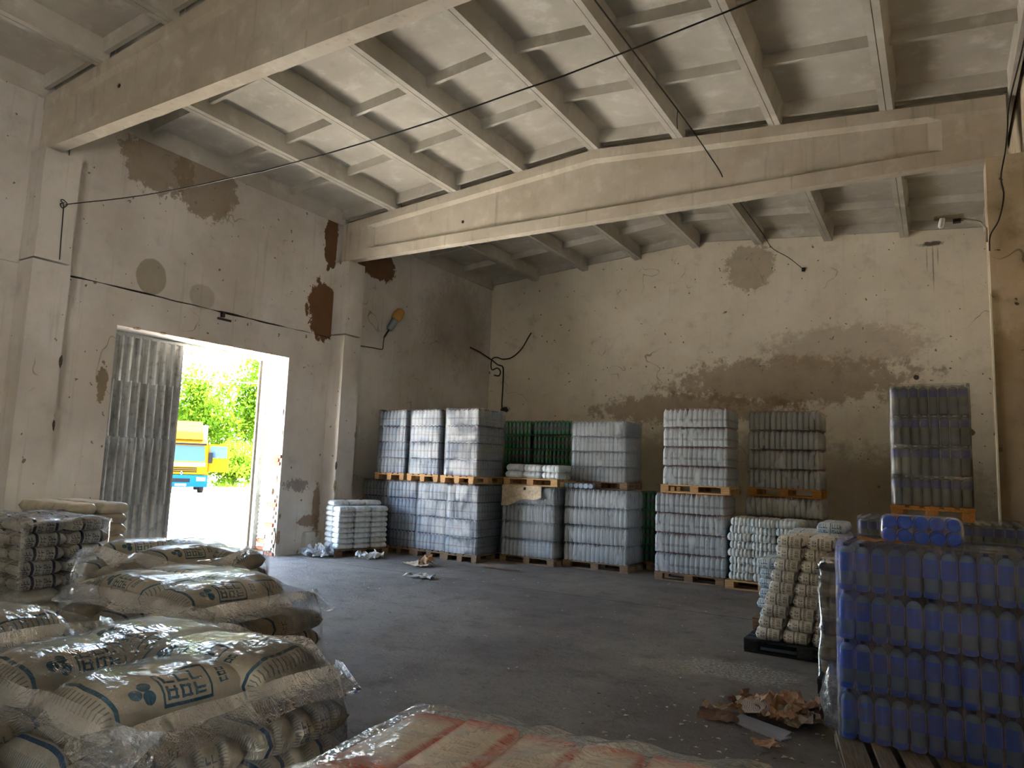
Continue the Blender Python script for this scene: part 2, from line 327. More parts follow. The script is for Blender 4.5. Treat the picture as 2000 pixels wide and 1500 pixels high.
def uvxy(t):
    return t.xyz(t.n('ShaderNodeTexCoord', 2))
def letters(t, u, v, u0, v0, du, dv, nu, nv, seed):
    """rows of block strokes in the box u0..u0+du, v0..v0+dv: illegible small print seen from afar"""
    a = t.m2('DIVIDE', t.m2('SUBTRACT', u, u0), du); b = t.m2('DIVIDE', t.m2('SUBTRACT', v, v0), dv)
    inside = t.m2('MULTIPLY', t.m2('MULTIPLY', t.m2('GREATER_THAN', a, 0.0), t.m2('LESS_THAN', a, 1.0)), t.m2('MULTIPLY', t.m2('GREATER_THAN', b, 0.0), t.m2('LESS_THAN', b, 1.0)))
    an = t.m2('MULTIPLY', a, nu); bn = t.m2('MULTIPLY', b, nv)
    fa = t.m2('FRACT', an); fb = t.m2('FRACT', bn)
    wn = t.n('ShaderNodeTexWhiteNoise', 0, {'noise_dimensions': '3D'}, i0=t.n('ShaderNodeCombineXYZ', 0, X=t.m2('FLOOR', an), Y=t.m2('FLOOR', bn), Z=seed))
    stem = t.m2('LESS_THAN', fa, 0.2)
    stem2 = t.m2('MULTIPLY', t.m2('GREATER_THAN', wn, 0.5), t.m2('MULTIPLY', t.m2('GREATER_THAN', fa, 0.55), t.m2('LESS_THAN', fa, 0.72)))
    bar = t.m2('MAXIMUM', t.m2('LESS_THAN', t.m2('ABSOLUTE', t.m2('SUBTRACT', fb, wn)), 0.08), t.m2('LESS_THAN', t.m2('ABSOLUTE', t.m2('SUBTRACT', fb, 0.2)), 0.07))
    k = t.m2('MAXIMUM', t.m2('MAXIMUM', stem, stem2), bar)
    k = t.m2('MULTIPLY', k, t.m2('MULTIPLY', t.m2('LESS_THAN', fa, 0.8), t.m2('MULTIPLY', t.m2('GREATER_THAN', fb, 0.1), t.m2('LESS_THAN', fb, 0.9))))
    return t.m2('MULTIPLY', k, inside)
def band(t, u, c, h): return t.m2('LESS_THAN', t.m2('ABSOLUTE', t.m2('SUBTRACT', u, c)), h)
def disc(t, u, v, cu, cv, ru, rv):
    a = t.m2('DIVIDE', t.m2('SUBTRACT', u, cu), ru); b = t.m2('DIVIDE', t.m2('SUBTRACT', v, cv), rv)
    return t.m2('LESS_THAN', t.m2('ADD', t.m2('MULTIPLY', a, a), t.m2('MULTIPLY', b, b)), 1.0)
def bag_mat(name, paper, paper2, ink, kind, rough=0.6):
    t = T(name); u, v, _ = uvxy(t); nz = t.noise(t.n('ShaderNodeTexCoord', 3), 9, 4, 0.6)
    col = t.mix(t.rng(nz, 0.3, 0.7), paper, paper2); m = None
    def acc(x):
        nonlocal m; m = x if m is None else t.m2('MAXIMUM', m, x)
    if kind == 'sugar':      # trefoil, framed block of strokes, thin bands, comb of short ticks along the folds
        for c in (0.10, 0.90): acc(band(t, u, c, 0.011))
        for cu, cv in ((0.22, 0.27), (0.28, 0.235), (0.28, 0.305)): acc(disc(t, u, v, cu, cv, 0.032, 0.036))
        fr = t.m2('SUBTRACT', t.m2('MULTIPLY', band(t, u, 0.50, 0.15), band(t, v, 0.27, 0.10)), t.m2('MULTIPLY', band(t, u, 0.50, 0.138), band(t, v, 0.27, 0.085)))
        acc(fr); acc(letters(t, u, v, 0.375, 0.19, 0.25, 0.16, 3, 2, 1.0)); acc(letters(t, u, v, 0.70, 0.22, 0.07, 0.10, 1, 3, 2.0))
        acc(t.m2('MULTIPLY', letters(t, u, v, 0.30, 0.62, 0.42, 0.12, 6, 2, 5.0), 0.7))
        tick = t.m2('MULTIPLY', t.m2('LESS_THAN', t.m2('FRACT', t.m2('MULTIPLY', v, 26)), 0.28), t.m2('MAXIMUM', band(t, u, 0.955, 0.03), band(t, u, 0.045, 0.03)))
        acc(t.m2('MULTIPLY', tick, 0.7))
    elif kind == 'pack':     # a bale of small packs on edge: ticks along each fold, a blue stripe every few packs
        f = t.m2('FRACT', t.m2('MULTIPLY', u, 5)); cell = t.m2('FLOOR', t.m2('MULTIPLY', u, 5))
        wn = t.n('ShaderNodeTexWhiteNoise', 0, {'noise_dimensions': '2D'}, i0=t.n('ShaderNodeCombineXYZ', 0, X=cell, Y=t.m2('MULTIPLY', t.n('ShaderNodeObjectInfo', 5), 77)))
        acc(t.m2('MULTIPLY', t.m2('GREATER_THAN', wn, 0.6), band(t, f, 0.62, 0.09)))
        tick = t.m2('MULTIPLY', t.m2('LESS_THAN', t.m2('FRACT', t.m2('MULTIPLY', v, 44)), 0.3), t.m2('MAXIMUM', band(t, f, 0.10, 0.09), band(t, f, 0.90, 0.09)))
        acc(t.m2('MULTIPLY', tick, 0.6))
        acc(t.m2('MULTIPLY', t.m2('MULTIPLY', t.m2('LESS_THAN', wn, 0.3), letters(t, f, v, 0.25, 0.06, 0.5, 0.17, 2, 3, 4.0)), 0.8))
    elif kind == 'black':    # dark vertical bars and blocks of small strokes, on the faces as well as the top
        for c in (0.30, 0.80): acc(band(t, u, c, 0.035))
        for b0, bh in ((0.03, 0.21), (0.30, 0.40)):
            acc(letters(t, u, v, 0.05, b0, 0.20, bh, 3, max(1, int(bh * 10)), 1.0)); acc(letters(t, u, v, 0.38, b0, 0.14, bh, 2, max(2, int(bh * 16)), 3.0)); acc(letters(t, u, v, 0.56, b0, 0.18, bh, 3, max(1, int(bh * 10)), 7.0))
    elif kind == 'salt':
        for c in (0.44, 0.94): acc(t.m2('MULTIPLY', t.m2('MULTIPLY', band(t, u, c, 0.03), t.m2('LESS_THAN', v, 0.3)), 0.8))
        for o_ in (0.0, 0.5):
            acc(letters(t, u, v, 0.05 + o_, 0.03, 0.10, 0.23, 1, 4, 1.0 + o_)); acc(letters(t, u, v, 0.21 + o_, 0.10, 0.16, 0.13, 3, 2, 3.0 + o_))
            acc(t.m2('MULTIPLY', letters(t, u, v, 0.06 + o_, 0.34, 0.34, 0.3, 4, 3, 9.0), 0.8))
    elif kind == 'blue':
        for o_ in (0.06, 0.54):
            acc(letters(t, u, v, o_, 0.03, 0.34, 0.22, 4, 2, 1.0 + o_)); acc(letters(t, u, v, o_, 0.32, 0.34, 0.36, 4, 3, 2.0 + o_))
        acc(t.m2('MULTIPLY', band(t, u, 0.49, 0.02), 0.8))
    if m is not None: col = t.mix(m, col, ink)
    b = t.bump(t.noise(t.n('ShaderNodeTexCoord', 3), 16, 4, 0.6), 0.35, 0.012)
    return t.out(t.bsdf(col, rough, b, 0, 0.35))
M_BAG_SUGAR = bag_mat('sugar_bag_paper', C(206, 192, 166), C(184, 168, 140), C(48, 88, 104), 'sugar')
M_BAG_PACK = bag_mat('sugar_bale_film', C(208, 196, 170), C(182, 166, 138), C(56, 84, 108), 'pack')
M_BAG_BLACK = bag_mat('dark_printed_bale', C(206, 198, 180), C(176, 166, 148), C(44, 42, 62), 'black')
M_BAG_SALT = bag_mat('salt_bag_paper', C(238, 234, 226), C(220, 215, 206), C(84, 80, 82), 'salt')
M_BAG_BLUE = bag_mat('blue_printed_bag', C(222, 228, 230), C(196, 206, 212), C(50, 116, 168), 'blue')
M_BAG_WHITE = bag_mat('white_paper_packs', C(226, 230, 232), C(196, 204, 208), C(150, 168, 186), 'none', 0.5)
M_BAG_CREAM = bag_mat('plain_cream_bag', C(216, 206, 186), C(196, 184, 160), C(100, 110, 110), 'none', 0.5)
M_BOX_W = grainy('white_paper_pack', C(222, 222, 218), C(204, 204, 200), 14, 0.6, 0.3, None, 0.006, 0.3)
def pinkpack():
    t = T('cream_and_red_pack'); u, v, _ = uvxy(t); nz = t.noise(t.n('ShaderNodeTexCoord', 3), 12, 3, 0.6)
    col = t.mix(t.rng(nz, 0.3, 0.7), C(246, 232, 208), C(240, 214, 190))
    e = t.m2('MINIMUM', t.m2('MINIMUM', u, t.m2('SUBTRACT', 1.0, u)), t.m2('MULTIPLY', t.m2('MINIMUM', v, t.m2('SUBTRACT', 1.0, v)), 0.62))
    col = t.mix(t.rng(t.m2('ADD', e, t.m2('MULTIPLY', t.m2('SUBTRACT', nz, 0.5), 0.10)), 0.02, 0.15, 1, 0), col, C(214, 98, 72))
    col = t.mix(t.m2('MULTIPLY', letters(t, u, v, 0.25, 0.3, 0.5, 0.34, 7, 3, 3.0), 0.35), col, C(112, 100, 76))
    return t.out(t.bsdf(col, 0.5, t.bump(nz, 0.3, 0.01), 0, 0.4))
M_PINK = pinkpack()
M_CARTON = grainy('side_of_cream_carton', C(176, 156, 124), C(158, 138, 106), 10, 0.8, 0.2, None, 0.006)
M_KRAFT = grainy('kraft_paper', C(196, 160, 124), C(164, 126, 94), 14, 0.85, 0.4, None, 0.01, obj=True)
M_KRAFT2 = grainy('pale_scrap_paper', C(208, 192, 168), C(176, 158, 134), 14, 0.85, 0.4, None, 0.01, obj=True)
M_KRAFT3 = grainy('red_brown_scrap_paper', C(132, 102, 82), C(100, 78, 64), 14, 0.85, 0.4, None, 0.01, obj=True)
M_WHITEPAPER = grainy('white_scrap_paper', C(220, 220, 216), C(190, 190, 186), 14, 0.8, 0.4, None, 0.01, obj=True)
M_SILVER = flat('silver_board', C(168, 168, 170), 0.4, 0.3)
def dotted():
    t = T('dotted_foil'); u, v, _ = uvxy(t)
    a = t.m2('SUBTRACT', t.m2('FRACT', t.m2('MULTIPLY', u, 16)), 0.5); b = t.m2('SUBTRACT', t.m2('FRACT', t.m2('MULTIPLY', v, 16)), 0.5)
    k = t.m2('LESS_THAN', t.m2('ADD', t.m2('MULTIPLY', a, a), t.m2('MULTIPLY', b, b)), 0.1)
    return t.out(t.bsdf(t.mix(k, C(216, 210, 204), C(56, 50, 50)), 0.5))
M_DOT = dotted()
M_LAMP_GREY = flat('painted_lamp_housing', C(120, 128, 132), 0.5, 0.3)
M_AMBER = flat('amber_glass', C(176, 132, 62), 0.15, 0, 0.8)
M_LED = flat('white_lamp_face', C(232, 234, 232), 0.25)
M_BLACK = flat('black_housing', C(36, 34, 34), 0.5)
M_LAMP_BODY = flat('dusty_lamp_body', C(140, 128, 108), 0.5, 0.2)
M_YELLOW = flat('truck_yellow', C(96, 66, 2), 0.8, 0, 0.05); M_TBLUE = flat('truck_blue', C(3, 48, 80), 0.8, 0, 0.05); M_TDARK = flat('truck_dark_trim', C(14, 15, 17), 0.9, 0, 0.05)
M_TGLASS = flat('truck_glass', C(30, 50, 64), 0.3, 0, 0.15); M_TWHITE = flat('truck_white', C(104, 104, 102), 0.8, 0, 0.05); M_CHROME = flat('chrome', C(90, 92, 96), 0.5, 0.3); M_TYRE = flat('tyre', C(14, 13, 13), 0.9, 0, 0.05)
def leaf():
    t = T('leaf_green'); oi = t.noise(None, 0.8, 3, 0.6)
    col = t.mix(t.rng(oi, 0.3, 0.7), C(52, 82, 16), C(90, 116, 28))
    d = t.n('ShaderNodeBsdfDiffuse', 0, Color=col); tl = t.n('ShaderNodeBsdfTranslucent', 0, Color=col)
    return t.out(t.n('ShaderNodeMixShader', 0, i0=0.45, i1=d, i2=tl))
M_LEAF = leaf(); M_BARK = flat('bark', C(90, 76, 60), 0.9)
M_FAR = flat('pale_far_wall', C(214, 210, 202), 0.9); M_FARROOF = flat('grey_far_roof', C(160, 160, 160), 0.8); M_FARWIN = flat('far_window', C(96, 104, 112), 0.2)
# ------------------------------------------------------------------ the building
XR = 12.0; YB = 16.85; YREAR = -7.1
def struct(o): o['kind'] = 'structure'; return o
def ridge_z(x): return 7.39 - 0.081 * abs(x - 5.96)

struct(MB().box(-0.5, 12.5, YREAR - 0.4, YB + 0.4, -0.35, 0.0).ob('floor', M_FLOOR))

def rough_edge_slab(mb, y0, y1, z0, z1, x1, jz=0.022, step=0.10):
    """a wall skin whose upper and lower edges wander a little"""
    n = max(2, int((y1 - y0) / step)); V = []; F = []
    for i in range(n + 1):
        y = y0 + (y1 - y0) * i / n
        a = z0 + (mnoise.noise((y * 2.3, 1.7, z0)) * jz if z0 > 0.1 and z0 != 3.83 else 0.0); b = z1 + mnoise.noise((y * 2.3, 5.1, z1)) * jz
        V += [(0, y, a), (x1, y, a), (x1, y, b), (0, y, b)]
    for i in range(n):
        o = i * 4
        for k in range(4): F.append((o + k, o + (k + 1) % 4, o + 4 + (k + 1) % 4, o + 4 + k))
    F += [(0, 1, 2, 3), (n * 4 + 3, n * 4 + 2, n * 4 + 1, n * 4)]
    mb.add(V, F)
DY0, DY1, DZ = 6.12, 9.55, 3.83
wl = MB()
wl.box(-0.5, 0, YREAR, DY0, 0, 7.2); wl.box(-0.5, 0, DY1, YB + 0.4, 0, 7.2); wl.box(-0.5, 0, DY0, DY1, DZ, 7.2)
for a, b in ((YREAR, 4.67), (5.17, DY0), (DY1, 10.63)): rough_edge_slab(wl, a, b, 0, 4.41, 0.038)
rough_edge_slab(wl, DY0, DY1, DZ, 4.41, 0.038)
for a, b in ((YREAR, 4.67), (5.17, 10.63)): rough_edge_slab(wl, a, b, 4.435, 7.0, 0.03)
wall_left = struct(wl.ob('wall_left', M_WALL_L))
tag(MB().box(0.001, 0.004, 5.17, 10.63, 4.39, 4.475).ob('seam', M_CRACK, wall_left), 'dark seam along the wall above the doorway')
struct(MB().box(-0.5, 12.5, YB, YB + 0.4, 0, 8.0).ob('wall_back', M_WALL_B))
wr = MB(); wr.box(12, 12.5, YREAR, -4.5, 0, 7.2); wr.box(12, 12.5, -2.2, YB, 0, 7.2); wr.box(12, 12.5, -4.5, -2.2, 2.5, 7.2)  # unseen doorway opening added behind the camera to let in fill daylight
struct(wr.ob('wall_right', M_COL_R)); struct(MB().box(-0.5, 12.5, YREAR - 0.4, YREAR, 0, 8.0).ob('wall_rear', M_WALL_B))

# ceiling > roof_slab > cross_rib : ribbed precast slabs, eight across each bay, laid to a shallow ridge
ceiling = struct(empty('ceiling'))
def slab_mesh(w_, L):
    mb = MB(); mb.box(0, w_, 0, L, 0.31, 0.36)
    for s in (0, 1):
        x0 = 0.004 if s == 0 else w_ - 0.084; x1 = x0 + 0.08
        xt0, xt1 = (x0, x1 + 0.035) if s == 0 else (x0 - 0.035, x1)
        V = [(x0, 0, 0), (x1, 0, 0), (xt1, 0, 0.31), (xt0, 0, 0.31), (x0, L, 0), (x1, L, 0), (xt1, L, 0.31), (xt0, L, 0.31)]
        mb.add(V, [(0, 1, 2, 3)[::-1], (4, 5, 6, 7), (0, 4, 5, 1), (1, 5, 6, 2), (3, 7, 4, 0)])
    return mb.mesh('roof_slab', M_SLAB)
def rib_mesh(w_, h):
    V = [(0.085, -0.03, 0.31 - h), (w_ - 0.085, -0.03, 0.31 - h), (w_ - 0.085, 0.03, 0.31 - h), (0.085, 0.03, 0.31 - h),
         (0.085, -0.055, 0.311), (w_ - 0.085, -0.055, 0.311), (w_ - 0.085, 0.055, 0.311), (0.085, 0.055, 0.311)]
    return mesh('cross_rib', V, box_vf(0, 1, 0, 1, 0, 1)[1], M_SLAB)
SL = 1.5033; _sm = {}; _rm = rib_mesh(SL, 0.14); _rme = rib_mesh(SL, 0.19)
for (ya, yb) in ((-7.08, -1.19), (-1.13, 4.81), (4.87, 10.81), (10.87, 16.84)):
    L = yb - ya; key = round(L, 3)
    if key not in _sm: _sm[key] = slab_mesh(SL, L)
    for i in range(8):
        x0 = -0.04 + 1.5 * i; left = i < 4; ang = math.atan(0.081)
        zl = ridge_z(x0) if left else ridge_z(x0)
        s = ob('roof_slab', _sm[key], ceiling, (x0, ya, zl), 0, (0, -ang if left else ang, 0))
        ob('cross_rib', _rme, s, (0, 0.06, 0)); ob('cross_rib', _rme, s, (0, L - 0.06, 0))
        for k in (1, 2, 3): ob('cross_rib', _rm, s, (0, L * k / 4.0, 0))
sc_ = MB()
for x0, x1 in ((-0.6, 5.96), (5.96, 12.6)):
    V = []
    for x in (x0, x1):
        z = ridge_z(x) + 0.365; V += [(x, YREAR - 0.5, z), (x, YB + 0.5, z), (x, YB + 0.5, z + 0.1), (x, YREAR - 0.5, z + 0.1)]
    sc_.add(V, [(0, 1, 5, 4), (3, 7, 6, 2), (0, 4, 7, 3), (1, 2, 6, 5), (0, 3, 2, 1), (4, 5, 6, 7)])
sc_.ob('roof_leak_cover', M_SLAB, ceiling)  # unseen cover added above the slabs to stop sky light leaking through the joints

def beam_mesh():
    zb = 6.097; xs = [0.06, 0.30, 0.78, 0.95, 2.5, 4.2, 5.96, 7.7, 9.4, 10.95, 11.12, 11.5, 11.84]; V = []; F = []
    for x in xs:
        zt = ridge_z(x) - 0.004; solid = x < 0.8 or x > 11.1
        ww = 0.092 if solid else 0.052; bf = 0.094
        pts = [(-bf, zb), (bf, zb), (bf, zb + 0.20), (ww, zb + 0.235), (ww, zt - 0.24), (0.105, zt - 0.17), (0.105, zt),
               (-0.105, zt), (-0.105, zt - 0.17), (-ww, zt - 0.24), (-ww, zb + 0.235), (-bf, zb + 0.20)]
        V += [(x, py, pz) for py, pz in pts]
    n = 12
    for i in range(len(xs) - 1):
        for k in range(n): F.append((i * n + k, i * n + (k + 1) % n, (i + 1) * n + (k + 1) % n, (i + 1) * n + k))
    F += [tuple(range(n))[::-1], tuple(range((len(xs) - 1) * n, len(xs) * n))]
    return mesh('beam', V, F, M_CONC)
bmsh = beam_mesh()
for y in (10.84, 4.84, -1.16):
    b = struct(ob('beam', bmsh, None, (0, y, 0)))
    tag(b, {10.84: 'whitewashed concrete roof beam nearer the back wall', 4.84: 'whitewashed concrete roof beam crossing overhead'}.get(y, 'concrete roof beam behind the view'))
hole = MB().lathe([(0.03, 0), (0.03, 0.004)], 10)
for x, y, z in ((3.2, 10.84 - 0.054, 6.52), (1.9, 4.84 - 0.054, 6.62)):
    ob('bolt_hole', hole.mesh('bolt_hole', M_CRACK), bpy.data.objects['beam' if y > 8 else 'beam.001'], (x, y - (10.84 if y > 8 else 4.84), z), 0, (PI / 2, 0, 0))

def column(y0, right=False):
    mb = MB(); x0, x1 = (0, 0.42) if not right else (11.585, 12)
    mat = M_COL_R if right else M_COL_L
    def seg(z0, z1, g):
        n = 14; V = []; F = []
        for i in range(n + 1):
            z = z0 + (z1 - z0) * i / n; j = lambda s: mnoise.noise((s * 3.1 + y0, z * 1.3, s)) * 0.012
            V += [(x0, y0 - g + j(1), z), (x1 + j(2), y0 - g + j(2), z), (x1 + j(3), y0 + 0.5 + g + j(3), z), (x0, y0 + 0.5 + g + j(4), z)]
        for i in range(n):
            o = i * 4
            for k in range(4): F.append((o + k, o + (k + 1) % 4, o + 4 + (k + 1) % 4, o + 4 + k))
        F += [(0, 1, 2, 3)[::-1], (n * 4, n * 4 + 1, n * 4 + 2, n * 4 + 3)]
        mb.add(V, F)
    if right: seg(0, 6.05, 0.0)
    else: seg(0, 4.46, 0.0); seg(4.49, 6.05, -0.008)
    o = struct(mb.ob('column', mat)); return o
for y0 in (4.67, 10.63, -1.4):
    tag(column(y0), 'whitewashed brick pier against the door wall')
for y0 in (10.63, 4.67): tag(column(y0, True), 'rough tan pier at the right-hand wall')
tag(struct(MB().box(11.568, 11.586, 10.612, 10.632, 1.0, 4.25).ob('trim_1', M_WHITE_STRIP)), 'thin white strip down the edge of the tan pier')

# doorway: brick jamb, broken plaster, timber post, metal gate leaf
bm_ = bevel_box('brick', 0.235, 0.05, 0.066, 0.006, [M_BRICK[0]], 1)
bms = []
for m in M_BRICK:
    c = bm_.copy(); c.materials[0] = m; bms.append(c)
for r_ in range(15):
    for k in range(2):
        x = -0.115 - 0.25 * k - (0.06 if r_ % 2 else 0)
        if x < -0.44 + 0.06: x = -0.375
        kind = 1 if (r_, k) in ((1, 1), (3, 1), (0, 0), (7, 0), (12, 0)) else (2 if random.random() < 0.3 else 0)
        ob('brick', bms[kind], wall_left, (x, DY1 - 0.008 + random.uniform(-.006, .006), 0.005 + r_ * 0.077), random.uniform(-.02, .02))
for r_, (x, z) in enumerate(((-0.1, 1.72), (-0.14, 1.79), (-0.08, 1.86))):
    ob('brick', bms[1], wall_left, (x, DY1 - 0.012, z), 0.03)
def lump(name, r, mats, seed, sx=1, sy=1, sz=1, sub=3, amp=0.35, fr=2.0):
    import bmesh
    bm = bmesh.new(); bmesh.ops.create_icosphere(bm, subdivisions=sub, radius=1.0)
    for v in bm.verts:
        d = 1 + amp * mnoise.noise(v.co * fr + Vector((seed * 7.3, seed * 3.1, seed))) + amp * 0.5 * mnoise.noise(v.co * fr * 2.7 + Vector((seed, seed * 5, 2)))
        v.co = Vector((v.co.x * sx, v.co.y * sy, v.co.z * sz)) * d * r
    me = bpy.data.meshes.new(name); bm.to_mesh(me); bm.free()
    for m in (mats if isinstance(mats, (list, tuple)) else [mats]): me.materials.append(m)
    return me
for i, (x, y, z, r, sz, m) in enumerate(((0.0, 9.60, 0.35, 0.10, 2.4, M_MORTAR), (0.0, 9.62, 0.75, 0.09, 2.0, M_MORTAR), (-0.03, 9.60, 1.08, 0.08, 1.6, M_CAVITY), (0.0, 9.64, 1.25, 0.07, 1.8, M_CAVITY),
        (-0.05, 9.575, 1.45, 0.06, 1.8, M_MORTAR), (-0.10, 9.565, 1.80, 0.07, 1.6, M_MORTAR), (0.0, 9.59, 2.10, 0.06, 2.0, M_CAVITY), (0.0, 9.57, 2.35, 0.05, 2.0, M_MORTAR), (0.0, 9.57, 2.75, 0.045, 2.6, M_CAVITY),
        (0.0, 9.60, 0.12, 0.08, 1.5, M_MORTAR), (-0.14, 9.56, 1.22, 0.07, 1.0, M_MORTAR), (0.0, 6.09, 2.85, 0.05, 2.6, M_CAVITY), (0.0, 6.08, 2.15, 0.06, 2.8, M_CAVITY), (0.0, 6.06, 1.35, 0.07, 3.0, M_CAVITY), (0.0, 6.08, 0.9, 0.06, 2.5, M_MORTAR),
        (0.42, 10.63, 1.75, 0.035, 2.4, M_CAVITY), (0.42, 10.63, 1.35, 0.045, 2.6, M_MORTAR), (0.42, 10.63, 1.0, 0.03, 2.4, M_CAVITY), (0.42, 5.17, 3.1, 0.03, 3, M_CAVITY), (0.42, 5.17, 2.2, 0.025, 3, M_CAVITY), (0.42, 11.13, 2.4, 0.03, 2.4, M_MORTAR), (0.0, 10.25, 0.06, 0.10, 0.7, M_MORTAR), (0.0, 10.12, 0.05, 0.09, 0.9, M_MORTAR))):
    ob('broken_plaster', lump('broken_plaster', r, m, i + 1, 0.5, 0.8, sz, 2), wall_left, (x, y, z))
for i in range(7):
    ob('plaster_flake', lump('plaster_flake', 0.035, M_MORTAR, 40 + i, 1.2, 2.2, 0.6, 2), wall_left, (0.02, 6.5 + i * 0.42 + random.uniform(-.1, .1), DZ + 0.01))
tag(ob('plinth', bevel_box('plinth', 0.13, 0.42, 0.42, 0.03, [M_WALL_L]), wall_left, (0.065, 10.42, 0)), 'low plastered block at the foot of the wall')

d1 = struct(empty('door_1', (-0.46, 5.95, 0.10))); tag(d1, 'grey corrugated metal gate leaf closing the left of the doorway', 'door')
def corr(y0, y1, z0, z1, ph):
    n = 11 * 6; V = []; F = []
    for i in range(n + 1):
        y = y0 + (y1 - y0) * i / n; p = ((i / 6.0) + ph) % 1.0
        d = 0.045 if p < 0.5 else 0.0
        if 0.42 < p < 0.5 or p < 0.08: d = 0.03
        d += 0.004 * mnoise.noise((y * 3, z0, 2.0)); wob = 0.006 * math.sin(i * 2.1)
        V += [(d, y + wob * 0.3, z0), (d, y, (z0 + z1) / 2), (d, y + wob * 0.3, z1)]
    for i in range(n):
        for k in range(2): F.append((i * 3 + k, (i + 1) * 3 + k, (i + 1) * 3 + k + 1, i * 3 + k + 1))
    return mesh('corrugated_sheet', V, F, M_SHEET)
for k, (z0, z1) in enumerate(((0.0, 0.92), (0.90, 2.02), (2.0, 2.94), (2.92, 3.68))):
    s = ob('corrugated_sheet', corr(0, 1.64, z0, z1, 0.13 * k), d1, (0, 0, 0))
MB().box(-0.02, 0.02, 1.62, 1.66, 0, 3.7).ob('edge_bar', M_STEEL, d1); MB().box(-0.02, 0.05, 0.20, 0.24, 0, 3.7).ob('edge_bar', M_STEEL, d1)
MB().box(-0.02, 0.04, 0.0, 1.66, 3.66, 3.70).ob('top_rail', M_STEEL, d1)
d2 = struct(empty('door_2', (-0.5, 9.42, 0))); tag(d2, 'flaking pale timber post standing at the bright side of the doorway', 'door post')
MB().box(-0.06, 0.03, 0.0, 0.10, 0.02, 3.80).ob('post', M_FRAME, d2); MB().box(-0.10, -0.06, -0.05, 0.06, 0.02, 3.80).ob('edge_board', M_WOOD_G, d2)
MB().box(-0.56, -0.44, 6.05, 9.55, 3.78, 3.83).ob('head_board', M_FRAME, d1, (0.46, -5.95, -0.10))
# ------------------------------------------------------------------ pallets
_pm = {}
def pallet_meshes(mat):
    k = mat.name
    if k not in _pm:
        _pm[k] = dict(wide=bevel_box('deck_board', 1.2, .145, .022, .003, [mat], 1), thin=bevel_box('deck_board', 1.2, .10, .022, .003, [mat], 1),
                      cross=bevel_box('cross_board', .145, .8, .022, .003, [mat], 1), block=bevel_box('block', .145, .12, .078, .004, [mat], 1))
    return _pm[k]
def pallet(cx, cy, z, label, mat, along_y=False, sx=1.0, sy=1.0, yaw=0.0):
    """four-way pallet, centre of its underside at cx, cy, z; long side along x unless along_y"""
    m = pallet_meshes(mat); r = empty('pallet', (cx, cy, z), yaw + (PI / 2 if along_y else 0)); tag(r, label, 'pallet', 'wooden pallets')
    if sx != 1 or sy != 1: r.scale = (sx, sy, 1) if not along_y else (sy, sx, 1)
    for y, t in ((-.3275, 'wide'), (-.165, 'thin'), (0, 'wide'), (.165, 'thin'), (.3275, 'wide')): ob('deck_board', m[t], r, (random.uniform(-.004, .004), y, .122))
    for x in (-.5275, 0, .5275):
        ob('cross_board', m['cross'], r, (x, 0, .100))
        for y in (-.335, 0, .335): ob('block', m['block'], r, (x, y, .022))
    for y in (-.335, 0, .335): ob('bottom_board', m['thin'], r, (0, y, 0))
    return r

# ------------------------------------------------------------------ bottle layers
KIND = dict(
    clear=([M_B_CLEAR, M_CAP_W, M_B_CLEAR], M_INNER, M_FILM_WHITE), bluish=([M_B_BLUEISH, M_CAP_B, M_LAB_GREY], M_INNER, M_FILM_PACK), green=([M_B_GREEN, M_CAP_G, M_LAB_GREEN], M_INNER_G, M_FILM_PACK),
    pinkcap=([M_B_CLEAR, M_CAP_R, M_LAB_GREY], M_INNER, M_FILM_WHITE), smoky=([M_B_MILKY, M_CAP_R, M_B_MILKY], M_INNER, M_FILM_WHITE),
    blue=([M_B_BLUE, M_CAP_B, M_LAB_BLUE], M_INNER_B, M_FILM_PACK), navy=([M_B_GREY, M_CAP_W, M_LAB_NAVY], M_INNER_D, M_FILM_PACK))
LABZ = dict(blue=(.40, .78), navy=(.58, .84), pinkcap=(.30, .42), bluish=(.38, .46))
_cache = {}
def bottle_mesh(kind, R, h):
    k = ('b', kind, round(R, 4), round(h, 3))
    if k not in _cache:
        a, b = LABZ.get(kind, (.35, .55)); sh = max(b + .02, .66) if kind != 'blue' else .81
        prof = [(.25, .035), (.7, 0), (.96, .015), (1, .13 if kind == 'blue' else .05), (.97, a * .7), (1, a - .01), (1.015, a), (1.015, b), (1, b + .01), (.90, sh + (.91 - sh) * .35), (.62, sh + (.91 - sh) * .75), (.36, .905), (.34, .915), (.40, .92), (.40, .985)]
        mi = [0] * 6 + [2] + [0] * 5 + [0, 1, 1]
        if kind == 'blue': mi[0] = mi[1] = mi[2] = 2
        mb = MB().lathe([(r * R, z * h) for r, z in prof], 10, mis=mi[:14])
        mb.I[-2] = 1
        _cache[k] = mb.mesh('bottle', KIND[kind][0], True)
    return _cache[k]
def fill_mesh(kind, nx, ny, p, q, h, skip):
    k = ('f', kind, nx, ny, round(p, 4), round(q, 4), round(h, 3), skip)
    if k not in _cache:
        mb = MB(); R = min(p, q) * .47
        for i in range(nx):
            for j in range(ny):
                if (i, j) in skip: continue
                mb.lathe([(R * .9, 0), (R, .04 * h), (R, .64 * h), (R * .36, .9 * h), (R * .36, .98 * h)], 6, mis=[0, 0, 0, 1], mat=Matrix.Translation(((i - (nx - 1) / 2) * p, (j - (ny - 1) / 2) * q, 0)))
        _cache[k] = mb.mesh('inner_bottles', [KIND[kind][1], KIND[kind][0][1]], True)
    return _cache[k]
